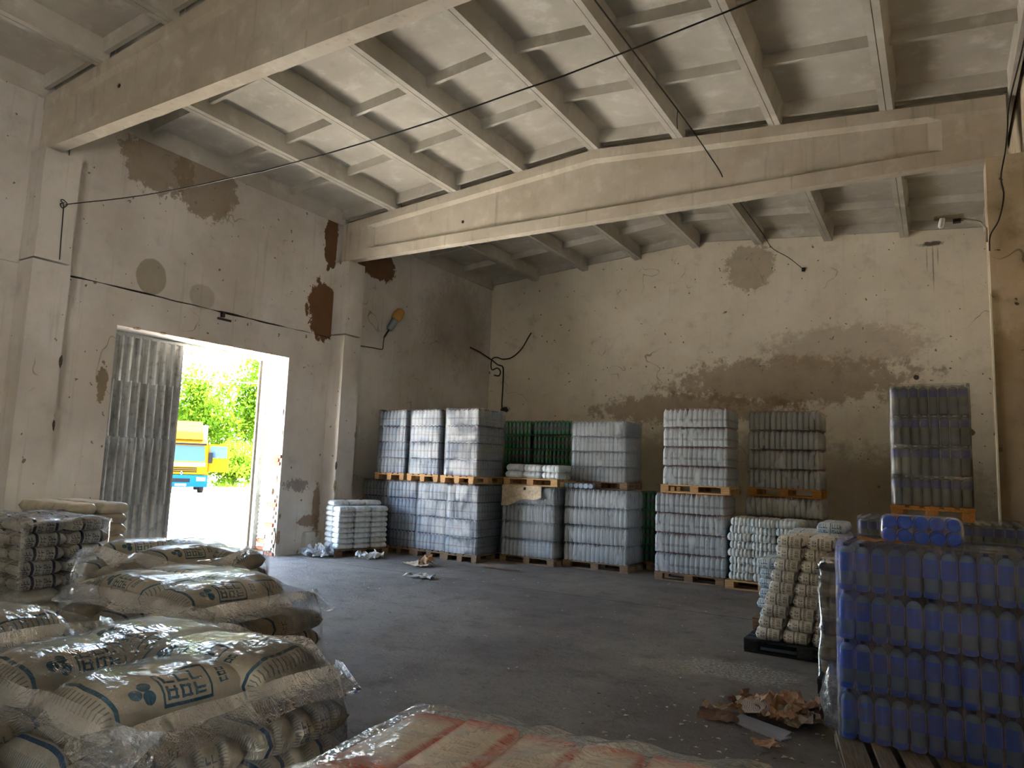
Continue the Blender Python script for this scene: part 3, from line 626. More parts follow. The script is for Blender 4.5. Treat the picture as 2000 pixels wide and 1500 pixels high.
def film_mesh(kind, nx, ny, p, q, h, mat):
    k = ('w', kind, nx, ny, round(p, 4), round(q, 4), round(h, 3), mat.name)
    if k not in _cache:
        X, Y = nx * p / 2, ny * q / 2; out = []; S = 4
        def side(n, L, f):
            for i in range(n * S):
                t = -1 + 2 * (i + .5) / (n * S); fr = ((i + .5) / S) % 1.0
                out.append(f(t, (.002 if kind == 'blue' else .007) * (1 - abs(fr - .5) * 2)))
        side(nx, X, lambda t, b: (t * X, -Y - b)); side(ny, Y, lambda t, b: (X + b, t * Y)); side(nx, X, lambda t, b: (-t * X, Y + b)); side(ny, Y, lambda t, b: (-X - b, -t * Y))
        prof = [(.94, 0.0), (.975, .02), (1.004, .07), (1.008, .2), (1.006, .66), (.985, .82), (.94, .92), (.89, .965), (.80, .985)]
        V = []; F = []; n = len(out)
        for s, z in prof:
            for x, y in out:
                c = 1 - .012 * (abs(x) / X * abs(y) / Y) ** 6
                V.append((x * c - math.copysign(min(abs(x), (1 - s) * .5), x), y * c - math.copysign(min(abs(y), (1 - s) * .5), y), z * h + .006 * mnoise.noise((x * 6, y * 6, z * 3)) * (z > .5)))
        for i in range(len(prof) - 1):
            for j in range(n): F.append((i * n + j, i * n + (j + 1) % n, (i + 1) * n + (j + 1) % n, (i + 1) * n + j))
        F.append(tuple(range((len(prof) - 1) * n, len(prof) * n)))
        _cache[k] = mesh('shrink_film', V, F, mat, True)
    return _cache[k]
def layer(cx, cy, z, yaw, nx, ny, p, q, h, kind, sides, label, group):
    r = tag(empty('bottle_layer', (cx, cy, z), yaw), label, 'bottle pack', group)
    per = set()
    if 'f' in sides: per |= {(i, 0) for i in range(nx)}
    if 'r' in sides: per |= {(nx - 1, j) for j in range(ny)}
    if 'l' in sides: per |= {(0, j) for j in range(ny)}
    bm = bottle_mesh(kind, min(p, q) * .485, h)
    for i, j in sorted(per): ob('bottle', bm, r, ((i - (nx - 1) / 2) * p, (j - (ny - 1) / 2) * q, 0), random.uniform(0, 6))
    f = ob('inner_bottles', fill_mesh(kind, nx, ny, p, q, h, tuple(sorted(per))), r); f['kind'] = 'stuff'
    ob('shrink_film', film_mesh(kind, nx, ny, p, q, h, KIND[kind][2]), r)
    return r
def wrap_sleeve(x0, y0, w_, d, z0, z1, mat, label, yaw=0, g=.008, seed=0):
    """stretch film wound round a bottle load: an open sleeve with a folded-in top edge"""
    pts = []; r_ = .05; X, Y = w_ / 2 + g, d / 2 + g
    for cx, cy, a0 in ((X - r_, -Y + r_, -PI / 2), (X - r_, Y - r_, 0), (-X + r_, Y - r_, PI / 2), (-X + r_, -Y + r_, PI)):
        for k in range(4): pts.append((cx + r_ * math.cos(a0 + k * PI / 6), cy + r_ * math.sin(a0 + k * PI / 6)))
        nx_, ny_ = {0: (1, 0)}.get(0, (0, 0))
    P = []
    for i in range(16):
        a, b = pts[i], pts[(i + 1) % 16]; P.append(a)
        if math.dist(a, b) > .2:
            for k in range(1, 8): P.append((a[0] + (b[0] - a[0]) * k / 8, a[1] + (b[1] - a[1]) * k / 8))
    V = []; F = []; n = len(P); R = 15
    for i in range(R + 1):
        z = z0 + (z1 - z0) * i / R
        for j, (x, y) in enumerate(P):
            e = .005 * mnoise.noise((x * 5 + seed, y * 5, z * 9)); V.append((x * (1 + e), y * (1 + e), z + .01 * mnoise.noise((x * 4, y * 4, seed)) * (i in (0, R))))
    for j, (x, y) in enumerate(P): V.append((x * .93, y * .93, z1 + .012))
    for i in range(R + 1):
        for j in range(n): F.append((i * n + j, i * n + (j + 1) % n, (i + 1) * n + (j + 1) % n, (i + 1) * n + j))
    return tag(ob('stretch_wrap', mesh('stretch_wrap', V, F, mat, True), None, (x0 + w_ / 2, y0 + d / 2, 0), yaw), label, 'stretch film', 'stretch film round the loads')

LAY = {1: ['only'], 4: ['bottom', 'second', 'third', 'top']}
def stack(x, y, z, w_, d, nx, ny, kind, desc, where, sides='fr', h=.336, yaw=0.0, pmat=None, plabel=None, along_y=True, wrap=None, n=4, jit=.006, group=None):
    pmat = pmat or M_WOOD_D; cx, cy = x + w_ / 2, y + d / 2
    ln, sh = (d, w_) if along_y else (w_, d)
    pallet(cx, cy, z, plabel, pmat, along_y, max(1, ln / 1.2) if abs(ln - 1.2) > .05 else 1, max(1, sh / .8) if abs(sh - .8) > .05 else 1, yaw) if plabel else None
    for k in range(n):
        layer(cx + random.uniform(-jit, jit), cy + random.uniform(-jit, jit), z + .144 + k * h, yaw + random.uniform(-jit, jit), nx, ny, w_ / nx * .985, d / ny * .985, h, kind, sides,
              f'{LAY.get(n, LAY[4])[k]} layer of {desc}, {where}', group or f'{desc} on pallets')
    if wrap: wrap_sleeve(x, y, w_, d, z + .146, z + .144 + n * h + .004, wrap, f'clear stretch film round the {desc}, {where}', yaw, seed=x)

# rear row, lower tier then upper tier, starting at the door wall
stack(.12, 11.78, 0, .78, 1.18, 8, 12, 'bluish', 'small clear bottles', 'floor pallet in the shadow beside the pier', 'f', plabel='pallet under the shadowed bottle stack beside the pier', wrap=M_FILM_STACK)
stack(.93, 11.66, 0, .78, 1.18, 8, 12, 'bluish', 'small clear bottles', 'floor pallet just behind the white bales', 'f', plabel='pallet under the stack just behind the white bales', wrap=M_FILM_STACK)
stack(1.74, 11.62, 0, .78, 1.18, 8, 12, 'bluish', 'small clear bottles', 'floor pallet second from the draped paper', 'f', plabel='floor pallet under the glaring bottle stack, second from the draped paper', wrap=M_FILM_STACK)
stack(2.54, 11.55, 0, .78, 1.18, 8, 12, 'bluish', 'small clear bottles', 'floor pallet next to the draped paper', 'fr', plabel='floor pallet under the corner bottle stack next to the draped paper', wrap=M_FILM_STACK)
stack(.60, 11.62, 1.50, .78, 1.18, 8, 12, 'bluish', 'small clear bottles', 'upper pallet nearest the door wall', 'f', h=.333, pmat=M_WOOD, plabel='raised pallet nearest the door wall, on bottle stacks', wrap=M_FILM_STACK)
stack(1.52, 11.57, 1.50, .78, 1.18, 8, 12, 'bluish', 'small clear bottles', 'upper pallet in the middle of its row', 'f', h=.333, pmat=M_WOOD, plabel='raised pallet in the middle of the three upper bottle stacks', wrap=M_FILM_STACK)
stack(2.46, 11.52, 1.50, .82, 1.0, 8, 11, 'bluish', 'small clear bottles', 'upper pallet ending at the green bottles', 'fr', h=.333, pmat=M_WOOD, plabel='raised pallet next to the green bottles, on the corner stack', wrap=M_FILM_STACK)
for i, (x, a, b) in enumerate(((1.95, 'nearer the door wall', 'door-wall side'), (3.02, 'nearer the dusty film-wrapped stack', 'far side'))):
    stack(x, 14.1, 0, 1.02, .9, 10, 9, 'green', 'green bottles', f'hidden floor pallet, {b}', '', plabel=f'pallet under the hidden green bottles, {b}', along_y=False)
    stack(x, 14.1, 1.50, 1.02, .9, 10, 9, 'green', 'green bottles', f'upper pallet {a}', 'f', h=.32, plabel=f'raised pallet of green bottles, {b}', along_y=False)
stack(5.72, 13.35, 0, .86, 1.1, 9, 11, 'green', 'green bottles', 'floor pallet in the dark gap between stacks', 'f', plabel='pallet under green bottles in the dark gap', h=.332)
stack(3.46, 12.16, 0, 1.2, .80, 13, 8, 'clear', 'dusty clear bottles', 'floor pallet below the draped paper', 'fr', plabel='floor pallet below the draped brown paper', along_y=False, wrap=M_FILM_HAZY, h=.336)
stack(4.74, 12.36, 0, 1.32, .84, 14, 9, 'clear', 'ribbed clear bottles', 'floor pallet between paper and dark gap', 'fr', plabel='floor pallet with torn film below ribbed clear bottles', along_y=False, h=.336)
stack(4.72, 12.66, 1.49, 1.16, .84, 13, 9, 'clear', 'grey clear bottles', 'upper pallet above the ribbed bottles', 'frl', plabel='raised pallet mostly hidden under the grey clear bottles', along_y=False, h=.292, wrap=M_FILM_HAZY)
stack(6.62, 12.16, 0, 1.24, .80, 14, 9, 'pinkcap', 'pink-capped clear bottles', 'floor pallet of the tall double stack', 'frl', plabel='floor pallet of the tall pink-capped double stack', along_y=False, h=.340, pmat=M_WOOD_D)
stack(6.74, 12.20, 1.504, 1.16, .80, 13, 9, 'pinkcap', 'pink-capped clear bottles', 'upper pallet of the tall double stack', 'frl', plabel='raised pallet of the tall pink-capped double stack', along_y=False, h=.336, pmat=M_WOOD)
stack(7.98, 12.98, 0, 1.30, .84, 14, 9, 'smoky', 'cloudy film-wrapped bottles', 'floor pallet behind the knobbly white bales', 'fr', plabel='floor pallet behind the knobbly white bales', along_y=False, h=.340)
stack(8.04, 13.0, 1.504, 1.20, .84, 13, 9, 'smoky', 'cloudy film-wrapped bottles', 'upper pallet beside the tall double stack', 'fr', plabel='raised orange-brown pallet beside the tall double stack', along_y=False, h=.338, pmat=M_WOOD_O)
# right-hand side
stack(10.13, 9.12, 0, .79, 1.0, 8, 10, 'navy', 'navy-labelled bottles', 'floor pallet showing beside the loose blue pack', 'fl', plabel='floor pallet under navy-labelled bottles, inner side', h=.322, wrap=M_FILM_HAZY)
stack(10.94, 9.12, 0, .79, 1.0, 8, 10, 'navy', 'navy-labelled bottles', 'floor pallet against the right-hand wall', 'f', plabel='floor pallet under navy-labelled bottles, wall side', h=.322, wrap=M_FILM_HAZY)
stack(10.48, 9.22, 1.437, .78, .86, 8, 9, 'navy', 'navy-labelled bottles', 'tower standing on a raised pallet', 'frl', plabel='orange-brown pallet carrying the tall navy-labelled tower', h=.340, pmat=M_WOOD_O, wrap=M_FILM_STACK)
stack(10.33, 5.38, 0, 1.12, .78, 11, 8, 'blue', 'blue-labelled water bottles', 'big pallet nearest the viewer', 'fl', plabel=None, h=.320, wrap=M_FILM_BLUE, yaw=-.02, jit=.004)
pallet(10.70, 5.68, 0, 'grey weathered pallet sticking out below the blue water bottles', M_WOOD_G, True, 1.08, 1.45, .20)
tag(ob('film_tail', lump('film_tail', .16, M_FILM_LOOSE, 61, .42, .55, 1.25, 3, .45), None, (10.27, 5.52, .36)), 'bulging tail of clear film at the bottom corner of the blue water stack', 'stretch film')
# a loose pack of blue bottles lying on its side on the blue stack, another pack on the ribbed stack
def lying_pack(loc, yaw, nx, nz, kind, label, R=.046, L=.30, film_=M_FILM_PACK):
    r = tag(empty('bottle_pack', loc, yaw), label, 'bottle pack'); bm = bottle_mesh(kind, R, L)
    for i in range(nx):
        for k in range(nz): ob('bottle', bm, r, ((i - (nx - 1) / 2) * R * 2.04, 0, R + k * R * 2.04), 0, (PI / 2 * -1, 0, 0))
    W_, H_ = nx * R * 1.03 + .004, nz * R * 2.05 + .006; V = []; F = []; n = 20
    for t, s in ((-.012, .80), (0.0, .97), (.02, 1), (L * .7, 1), (L * .92, .92), (L, .75)):
        for k in range(n):
            a = 2 * PI * k / n; c, s_ = math.cos(a), math.sin(a); e = .35
            V.append((math.copysign(abs(c) ** e, c) * W_ * s, t, H_ / 2 + math.copysign(abs(s_) ** e, s_) * H_ / 2 * s))
    for i in range(5):
        for k in range(n): F.append((i * n + k, i * n + (k + 1) % n, (i + 1) * n + (k + 1) % n, (i + 1) * n + k))
    F.append(tuple(range(n))[::-1])
    ob('shrink_film', mesh('shrink_film', V, F, film_, True), r)
    return r
lying_pack((10.84, 5.50, 1.432), 0.10, 5, 2, 'blue', 'loose pack of blue bottles lying on the blue water stack')
lying_pack((5.02, 12.40, 1.492), 0.05, 6, 1, 'bluish', 'small flat pack of bottles lying on the ribbed clear bottles', .05, .26)
tag(ob('cardboard_sheet', crumple('cardboard_sheet', .34, .16, .02, M_WOOD_O, 33, 7, .15), None, (10.62, 5.52, 1.428), .1), 'torn orange-brown card lying beside the loose blue pack', 'cardboard')
# brown paper hanging over the front of the dusty stack
def drape():
    V = []; F = []; n, m = 18, 12
    for i in range(n + 1):
        u = i / n; x = 3.50 + .86 * u + .0
        for k in range(m + 1):
            v = k / m; drop = .40 - .20 * u + .03 * math.sin(u * 9)
            if v < .25: yy, zz = 12.34 - .22 * (v / .25), 1.500 + .01 * mnoise.noise((x * 5, v * 5, 0)) + .006
            else:
                q = (v - .25) / .75; yy = 12.118 - .02 * mnoise.noise((x * 6, q * 5, 3)) - .03 * q * (u > .8); zz = 1.498 - drop * q
            V.append((x + (.05 * v * (u - .3)), yy, zz))
    for i in range(n):
        for k in range(m):
            if (i, k) in ((10, 4), (10, 5)): continue
            F.append((i * (m + 1) + k, (i + 1) * (m + 1) + k, (i + 1) * (m + 1) + k + 1, i * (m + 1) + k + 1))
    return mesh('draped_paper', V, F, M_KRAFT2)
tag(ob('draped_paper', drape()), 'torn sheet of brown paper draped over the dusty bottle stack', 'paper')
# ------------------------------------------------------------------ bags and bales
def pillow(name, L, W_, H, mat, lobes=0, seed=0, nu=21, nv=11, sq=4.0, wr=.06, deep=.16, endr=.5):
    V = []; F = []; U = []; gt = {}; gb = {}
    e = lambda t: max(0.0, 1 - abs(t) ** sq)
    def P(u, v, top):
        g = 0.0
        if lobes:
            f = ((u + 1) / 2 * lobes) % 1.0; d = min(f, 1 - f); g = math.exp(-(d / .10) ** 2) * (0 if (u + 1) / 2 * lobes < .3 or (1 - u) / 2 * lobes < .3 else 1)
        t = (e(u) * e(v)) ** .5
        k = mnoise.noise((u * 2.6 + seed * 5.1, v * 2.6 + seed, 1.0)) * wr + mnoise.noise((u * 6 + seed, v * 6, seed * 3.3)) * wr * .5
        x = L / 2 * u * (1 - .06 * abs(v) ** 3); y = W_ / 2 * v * (1 - .07 * abs(u) ** 3 - g * deep * .35)
        z = H * .46 + (H * .54 * t * (1 - g * deep) * (1 + k) if top else -H * .46 * t ** .6)
        return (x, y, z)
    vs = [math.copysign(abs(-1 + 2 * j / (nv - 1)) ** .65, -1 + 2 * j / (nv - 1)) for j in range(nv)]
    arc = [0.0]
    for j in range(1, nv):
        a_, b_ = P(0.0, vs[j - 1], True), P(0.0, vs[j], True); arc.append(arc[-1] + math.dist(a_, b_))
    arc = [a_ / arc[-1] for a_ in arc]
    for i in range(nu):
        for j in range(nv):
            u, v = -1 + 2 * i / (nu - 1), -1 + 2 * j / (nv - 1)
            u = math.copysign(abs(u) ** .8, u); v = math.copysign(abs(v) ** .65, v)
            gt[i, j] = len(V); V.append(P(u, v, True)); U.append(((u + 1) / 2, .15 + .7 * arc[j]))
            if 0 < i < nu - 1 and 0 < j < nv - 1: gb[i, j] = len(V); V.append(P(u, v, False)); U.append(((u + 1) / 2, max(0, .15 - .75 * arc[j]) if arc[j] < .5 else min(1, .85 + .75 * (1 - arc[j]))))
            else: gb[i, j] = gt[i, j]
    for i in range(nu - 1):
        for j in range(nv - 1):
            F.append((gt[i, j], gt[i + 1, j], gt[i + 1, j + 1], gt[i, j + 1])); f = (gb[i, j + 1], gb[i + 1, j + 1], gb[i + 1, j], gb[i, j])
            F.append(f)
    return mesh(name, V, F, mat, True, None, U)
def film_over(objs, mat, label, pad=.006, n=(26, 20, 9), smooth=14, zmin=.10, tent=1.0, name='stretch_wrap', rz=None, center=None):
    """film pulled over a load: every point of a box falls inward until it meets the load, then the net is drawn taut"""
    bpy.context.view_layer.update()
    V = []; F = []
    for o in objs:
        b = len(V); M = o.matrix_world; V += [M @ v.co for v in o.data.vertices]; F += [tuple(i + b for i in p.vertices) for p in o.data.polygons]
    R = Matrix.Rotation(-(rz or 0), 3, 'Z'); A = np.array([R @ v for v in V]); lo, hi = A.min(0) - .05, A.max(0) + .05; lo[2] = zmin
    tree = BVHTree.FromPolygons([R @ v for v in V], F)
    nx, ny, nz = n; key = {}; P = []; D = []; Q = []
    def vid(i, j, k):
        if (i, j, k) in key: return key[i, j, k]
        p = np.array([lo[0] + (hi[0] - lo[0]) * i / nx, lo[1] + (hi[1] - lo[1]) * j / ny, lo[2] + (hi[2] - lo[2]) * k / nz])
        d = np.array([(i == 0) - (i == nx) * 1.0, (j == 0) - (j == ny) * 1.0, -(k == nz) * 1.0], float); d /= np.linalg.norm(d)
        key[i, j, k] = len(P); P.append(p); D.append(d); return key[i, j, k]
    for i in range(nx):
        for j in range(ny): Q.append((vid(i, j, nz), vid(i + 1, j, nz), vid(i + 1, j + 1, nz), vid(i, j + 1, nz)))
    for k in range(nz):
        for i in range(nx): Q.append((vid(i, 0, k), vid(i + 1, 0, k), vid(i + 1, 0, k + 1), vid(i, 0, k + 1))); Q.append((vid(i + 1, ny, k), vid(i, ny, k), vid(i, ny, k + 1), vid(i + 1, ny, k + 1)))
        for j in range(ny): Q.append((vid(0, j + 1, k), vid(0, j, k), vid(0, j, k + 1), vid(0, j + 1, k + 1))); Q.append((vid(nx, j, k), vid(nx, j + 1, k), vid(nx, j + 1, k + 1), vid(nx, j, k + 1)))
    P = np.array(P); D = np.array(D); m = len(P); T_ = np.zeros(m)
    for i in range(m):
        h = tree.ray_cast(Vector(P[i]), Vector(D[i]), 1.2); T_[i] = (h[3] - pad) if h[0] else 9.0
    nb = [set() for _ in range(m)]
    for q in Q:
        for a in range(4): nb[q[a]].add(q[(a + 1) % 4]); nb[q[(a + 1) % 4]].add(q[a])
    t = np.minimum(T_, .45)
    known = T_ < 5
    for _ in range(60):
        if known.all(): break
        new = [(i, np.mean([t[a] for a in nb[i] if known[a]])) for i in range(m) if not known[i] and any(known[a] for a in nb[i])]
        for i, v_ in new: t[i] = v_; known[i] = True; nb = [list(s) for s in nb]
    for _ in range(smooth):
        av = np.array([t[s].mean() for s in nb]); t = np.minimum(np.where(T_ > 5, .6, T_), t + (av - t) * .7 * tent)
    for _ in range(3):
        av = np.array([t[s].mean() for s in nb]); t = np.maximum(t, av - .035)
    Pn = P + D * t[:, None]; Ri = R.inverted()
    return tag(ob(name, mesh(name, [Ri @ Vector(p) for p in Pn], Q, mat, True)), label, 'stretch film', 'stretch film round the loads')

TIER = ['bottom', 'second', 'third', 'fourth', 'fifth', 'sixth', 'seventh', 'eighth', 'ninth', 'tenth']
def pile(x, y, yaw, w_, d, z, nx, ny, nl, H, meshes, what, where, name='bale', cat='bale', jit=.012, lean=(0, 0), rowname=('front', 'middle', 'back'), colend='door end', skip=lambda i, j, k: False, turn=0.0, group=None, topjit=1.0, sag=.97, low=0):
    """a load of bales: x, y is the corner of the load, w_ along the local x and d along the local y"""
    out = []; c, s = math.cos(yaw), math.sin(yaw); lowm = MB(); lmat = None
    for k in range(nl):
        for j in range(ny):
            for i in range(nx):
                if skip(i, j, k): continue
                if k < nl - 1 and 0 < i < nx - 1 and 0 < j < ny - 1: continue
                tj = topjit if k == nl - 1 else 1.0
                lx = (i + .5) * w_ / nx + random.uniform(-jit, jit) * tj + lean[0] * k; ly = (j + .5) * d / ny + random.uniform(-jit, jit) * tj + lean[1] * k
                if k < low:      # the tiers that stand behind other loads: one joined part of the load
                    me = meshes[(i + j + k) % len(meshes)]; lmat = me.materials[0]
                    M = Matrix.Translation((x + lx * c - ly * s, y + lx * s + ly * c, z + k * H * sag)) @ Matrix.Rotation(yaw + turn, 4, 'Z')
                    lowm.add([v.co for v in me.vertices], [tuple(q.vertices) for q in me.polygons], 0, M); continue
                o = ob(name, random.choice(meshes), None, (x + lx * c - ly * s, y + lx * s + ly * c, z + k * H * sag), yaw + turn + random.uniform(-1, 1) * jit * 2.2 * tj)
                rn = rowname[0] if j == 0 else (rowname[2] if j == ny - 1 else rowname[1])
                tag(o, f'{what}, {TIER[k] if k < nl - 1 else "top"} layer, {rn} row, {ORD[i]} from {colend}, {where}', cat, group or f'{what}s {where}'); out.append(o)
    if low: lo_ = lowm.ob('lower_' + name + 's', lmat, smooth=True); tag(lo_, f'hidden lower tiers of {what}s, {where}', cat, None, 'stuff'); out.append(lo_)
    return out
PK_ = lambda L, W_, H, m, lobes=5, deep=.26, sq=7.0: [pillow('bale', L, W_, H, m, lobes, s, 31 if lobes else 15, 9, sq, .05, deep) for s in range(3)]

# white bales on a small pallet by the pier (turned towards the hall)
AX, AY = .93, 10.27
pallet(AX + .55 * math.cos(1.222) - .31 * math.sin(1.222), AY + .55 * math.sin(1.222) + .31 * math.cos(1.222), 0, 'pallet under the block of small white bales', M_WOOD_D, False, .95, .8, 1.222)
wb = PK_(.366, .308, .106, M_BAG_WHITE)
pile(AX, AY, 1.222, 1.10, .62, .144, 3, 2, 8, .106, wb, 'white bale', 'block by the pier', jit=.006, rowname=('aisle', 'middle', 'wall'), colend='doorway')
for i in range(3):
    lx, ly = .20 + .36 * i, .46; c, s = math.cos(1.222), math.sin(1.222)
    tag(ob('bale', wb[i], None, (AX + lx * c - ly * s, AY + lx * s + ly * c, .144 + 8 * .1028), 1.222), f'white bale lying {ORD[i]} from the doorway on top of the block by the pier', 'bale', 'white bales block by the pier')
# one tier of small white packs on the pallet above the draped paper
pallet(4.10, 12.55, 1.50, 'raised pallet above the draped brown paper', M_WOOD, False)
pile(3.50, 12.18, 0, 1.22, .72, 1.644, 3, 2, 2, .135, PK_(.40, .36, .142, M_BAG_WHITE, 4, .3), 'knobbly white pack', 'raised pallet', 'pack', 'pack', .01, rowname=('front', 'middle', 'back'), colend='door wall')
# knobbly white bales before the cloudy bottles
pallet(8.48, 12.45, 0, 'pale new pallet under the knobbly white bales', M_WOOD, False)
pile(7.93, 12.10, 0, 1.12, .70, .144, 3, 2, 8, .130, PK_(.40, .36, .142, M_BAG_WHITE, 6, .34), 'knobbly white bale', 'before the cloudy bottles', jit=.022, topjit=2.2, colend='double stack', sag=.96)
# white bags with blue print, stepped up behind the salt bags
pallet(9.55, 9.55, 0, 'pallet hidden under the blue-printed bags', M_WOOD_D, False)
bb = PK_(.33, .42, .126, M_BAG_BLUE, 0)
pile(9.02, 9.10, 0, .99, .80, .144, 3, 2, 10, .122, bb, 'blue-printed bag', 'behind the salt', 'bag', 'bag', .016, colend='open floor', topjit=2.0, skip=lambda i, j, k: (i == 0 and k > 5) or (i == 1 and k > 8))
# beige bags with dark print on the dark pallet
pallet(9.72, 8.36, 0, 'dark painted pallet under the leaning salt bags', M_WOOD_B, False, 1.0, 1.0)
sb = PK_(.272, .41, .122, M_BAG_SALT, 0, sq=10.0)
so = pile(9.24, 7.97, 0, .80, .80, .144, 3, 2, 9, .124, sb, 'dark-printed beige bag', 'leaning stack', 'bag', 'bag', .012, lean=(.028, .012), colend='open floor', topjit=1.6, sag=.965)
# tall film-wrapped cream packs behind the blue bottles
pallet(10.36, 7.36, 0, 'black pallet under the tall film-wrapped cream packs', M_WOOD_B, True, .9, .95)
cb = PK_(.37, .40, .118, M_BAG_CREAM, 4, .25)
co = pile(9.98, 6.98, 0, .75, .76, .144, 2, 2, 9, .112, cb, 'plain cream pack', 'tall wrapped stack', 'pack', 'pack', .014, colend='open floor', sag=.98)
film_over(co, M_FILM_STACK, 'shiny film round the tall cream packs', .008, (14, 14, 18), 4, .12)

# sugar: four wrapped loads in the foreground, bales below and big printed bags on top
big = [pillow('bag', .56, .37, .17, M_BAG_SUGAR, 0, s, 25, 15, 3.4, .10) for s in range(4)]
pkb = [pillow('bale', .43, .30, .116, M_BAG_PACK, 5, s, 31, 11, 4.5, .06, .30) for s in range(4)]
def sugar(x, y, w_, d, nx, ny, nl, where, tops, plabel, turn=0.0, zt=None, dw='aisle', wl_=None):
    pallet(x + w_ / 2, y + d / 2, 0, plabel, M_WOOD_D, d > w_, max(1, max(w_, d) / 1.2), max(1, min(w_, d) / .8))
    o = pile(x, y, 0, w_, d, .144, nx, ny, nl, .112, pkb, 'sugar bale', where, jit=.012, low=4, turn=PI / 2, rowname=('near', 'middle', 'far'), colend='door wall', sag=.97)
    z = .144 + nl * .112 * .97
    for i, (u, v, r, dz, lb) in enumerate(tops):
        b = ob('bag', big[i % 4], None, (x + (.14 + .72 * u) * w_, y + (.12 + .76 * v) * d, z + dz), r); tag(b, lb, 'bag', f'sugar bags on top, {where}'); o.append(b)
    film_over(o, M_FILM_BAG, wl_, .010, (34, 26, 8), 16, .12)
    return o
sugar(7.92, 1.12, 1.22, .86, 4, 2, 8, 'nearest load', [
    (.22, .40, 1.50, -.01, 'sugar bag with blue print on the near corner of the nearest load'), (.80, .36, 1.50, .0, 'sugar bag along the near aisle edge of the nearest load'),
    (.30, .80, .15, .02, 'sugar bag at the back of the nearest load, door side'), (.74, .80, .25, .02, 'sugar bag at the far aisle corner of the nearest load')], 'pallet under the nearest load of sugar', wl_='creased clear film over the nearest load of sugar')
sugar(6.72, 2.20, 1.22, .84, 4, 2, 8, 'second load', [
    (.24, .30, -.05, .0, 'sugar bag at the near door-side corner of the second load'), (.80, .40, 1.45, .0, 'sugar bag on the near aisle corner of the second load'),
    (.60, .76, -.1, .01, 'sugar bag along the far edge of the second load'), (.15, .8, .3, -.01, 'half-hidden sugar bag at the far door-side corner of the second load')], 'pallet under the second load of sugar', wl_='creased clear film over the second load of sugar')
sugar(6.55, 1.02, 1.22, .92, 4, 2, 8, 'door-side load', [
    (.72, .66, .2, -.02, 'sugar bag bulging between the nearest and second loads'), (.25, .6, -.1, .0, 'sugar bag on the door-side load, beyond the nearest load'), (.7, .2, .0, .0, 'sugar bag on the door-side load behind the nearest load')],
    'pallet under the door-side load of sugar', wl_='creased clear film over the door-side load of sugar')
sugar(5.20, 3.05, 1.26, .86, 4, 2, 8, 'third load', [
    (.22, .36, 1.2, .0, 'sugar bag with clear trefoil print on the third load'), (.78, .36, 1.5, .0, 'sugar bag on the near aisle corner of the third load'), (.5, .76, .05, .01, 'sugar bag along the far edge of the third load'), (.9, .78, .3, -.03, 'low sugar bag at the far aisle corner of the third load')],
    'pallet under the third load of sugar', wl_='creased clear film over the third load of sugar')
bk = [pillow('bale', .44, .31, .146, M_BAG_BLACK, 0, s, 21, 11, 4.0, .06) for s in range(3)]
pallet(2.40, 4.12, 0, 'pallet under the black-printed bales', M_WOOD_D, False)
bo = pile(1.78, 3.72, 0, 1.26, .88, .144, 4, 2, 7, .148, bk, 'black-printed bale', 'load by the near pier', jit=.016, low=2, turn=PI / 2, rowname=('near', 'middle', 'far'), colend='door wall', topjit=2.0)
film_over(bo, M_FILM_BAG, 'glossy film over the black-printed bales', .010, (24, 18, 8), 8, .12)
pallet(1.35, 5.06, 0, 'pallet under the white packs behind the black-printed bales', M_WOOD_D, False)
pile(.80, 4.66, 0, 1.15, .8, .144, 3, 2, 8, .138, PK_(.38, .40, .142, M_BAG_CREAM, 4, .2), 'cream pack', 'behind black-printed bales', 'pack', 'pack', .012, colend='door wall', rowname=('near', 'middle', 'far'))
# one more load right under the camera, only its top shows
nb_ = [pillow('bag', .66, .42, .20, M_BAG_CREAM, 0, s + 9, 25, 15, 3.2, .10) for s in range(2)]
pallet(8.72, .52, 0, 'pallet under the load at the viewer\'s feet', M_WOOD_D, False)
no = pile(8.12, .10, 0, 1.18, .80, .144, 3, 2, 7, .112, pkb, 'sugar bale', 'load at viewer\'s feet', jit=.012, low=6, colend='door wall', rowname=('near', 'middle', 'far'))
for i, (u, v, r, lb) in enumerate(((.35, .72, .05, 'pale sugar bag at the very bottom corner of the view'), (.72, .30, -.1, 'pale sugar bag at the viewer\'s feet, aisle side'))):
    b = ob('bag', nb_[i], None, (8.12 + u * 1.18, .10 + v * .8, .144 + 7 * .1086), r); tag(b, lb, 'bag', 'sugar bags at the viewer\'s feet'); no.append(b)
film_over(no, M_FILM_BAG, 'creased film over the load at the viewer\'s feet', .010, (26, 20, 8), 14, .12)

# cream and red packs under puckered film
def pack_mesh(w_, d, h):
    me = bevel_box('pack', w_, d, h, .014, [M_PINK], 2); l = me.uv_layers.new(name='UVMap')
    for p in me.polygons:
        for li in p.loop_indices:
            co = me.vertices[me.loops[li].vertex_index].co; nz = abs(p.normal.z) > .5; l.data[li].uv = ((co.x / w_ + .5), (co.y / d + .5)) if nz else ((co.x / w_ + .5) if abs(p.normal.y) > .5 else (co.y / d + .5), co.z / h)
    me.polygons.foreach_set('use_smooth', [True] * len(me.polygons)); return me
ya = math.radians(6.3); c_, s_ = math.cos(ya), math.sin(ya); PX, PY = 9.634, 1.722; PW, PD = 1.36, .86
loc_ = lambda u, v: (PX + u * c_ + v * s_, PY + u * s_ - v * c_)
pc = loc_(PW / 2, PD / 2); pallet(pc[0], pc[1], 0, 'pallet under the cream and red packs', M_WOOD_D, False, 1.13, 1.05, ya)
pkm = pack_mesh(PW / 8 - .012, PD / 2 - .018, .200); po = []
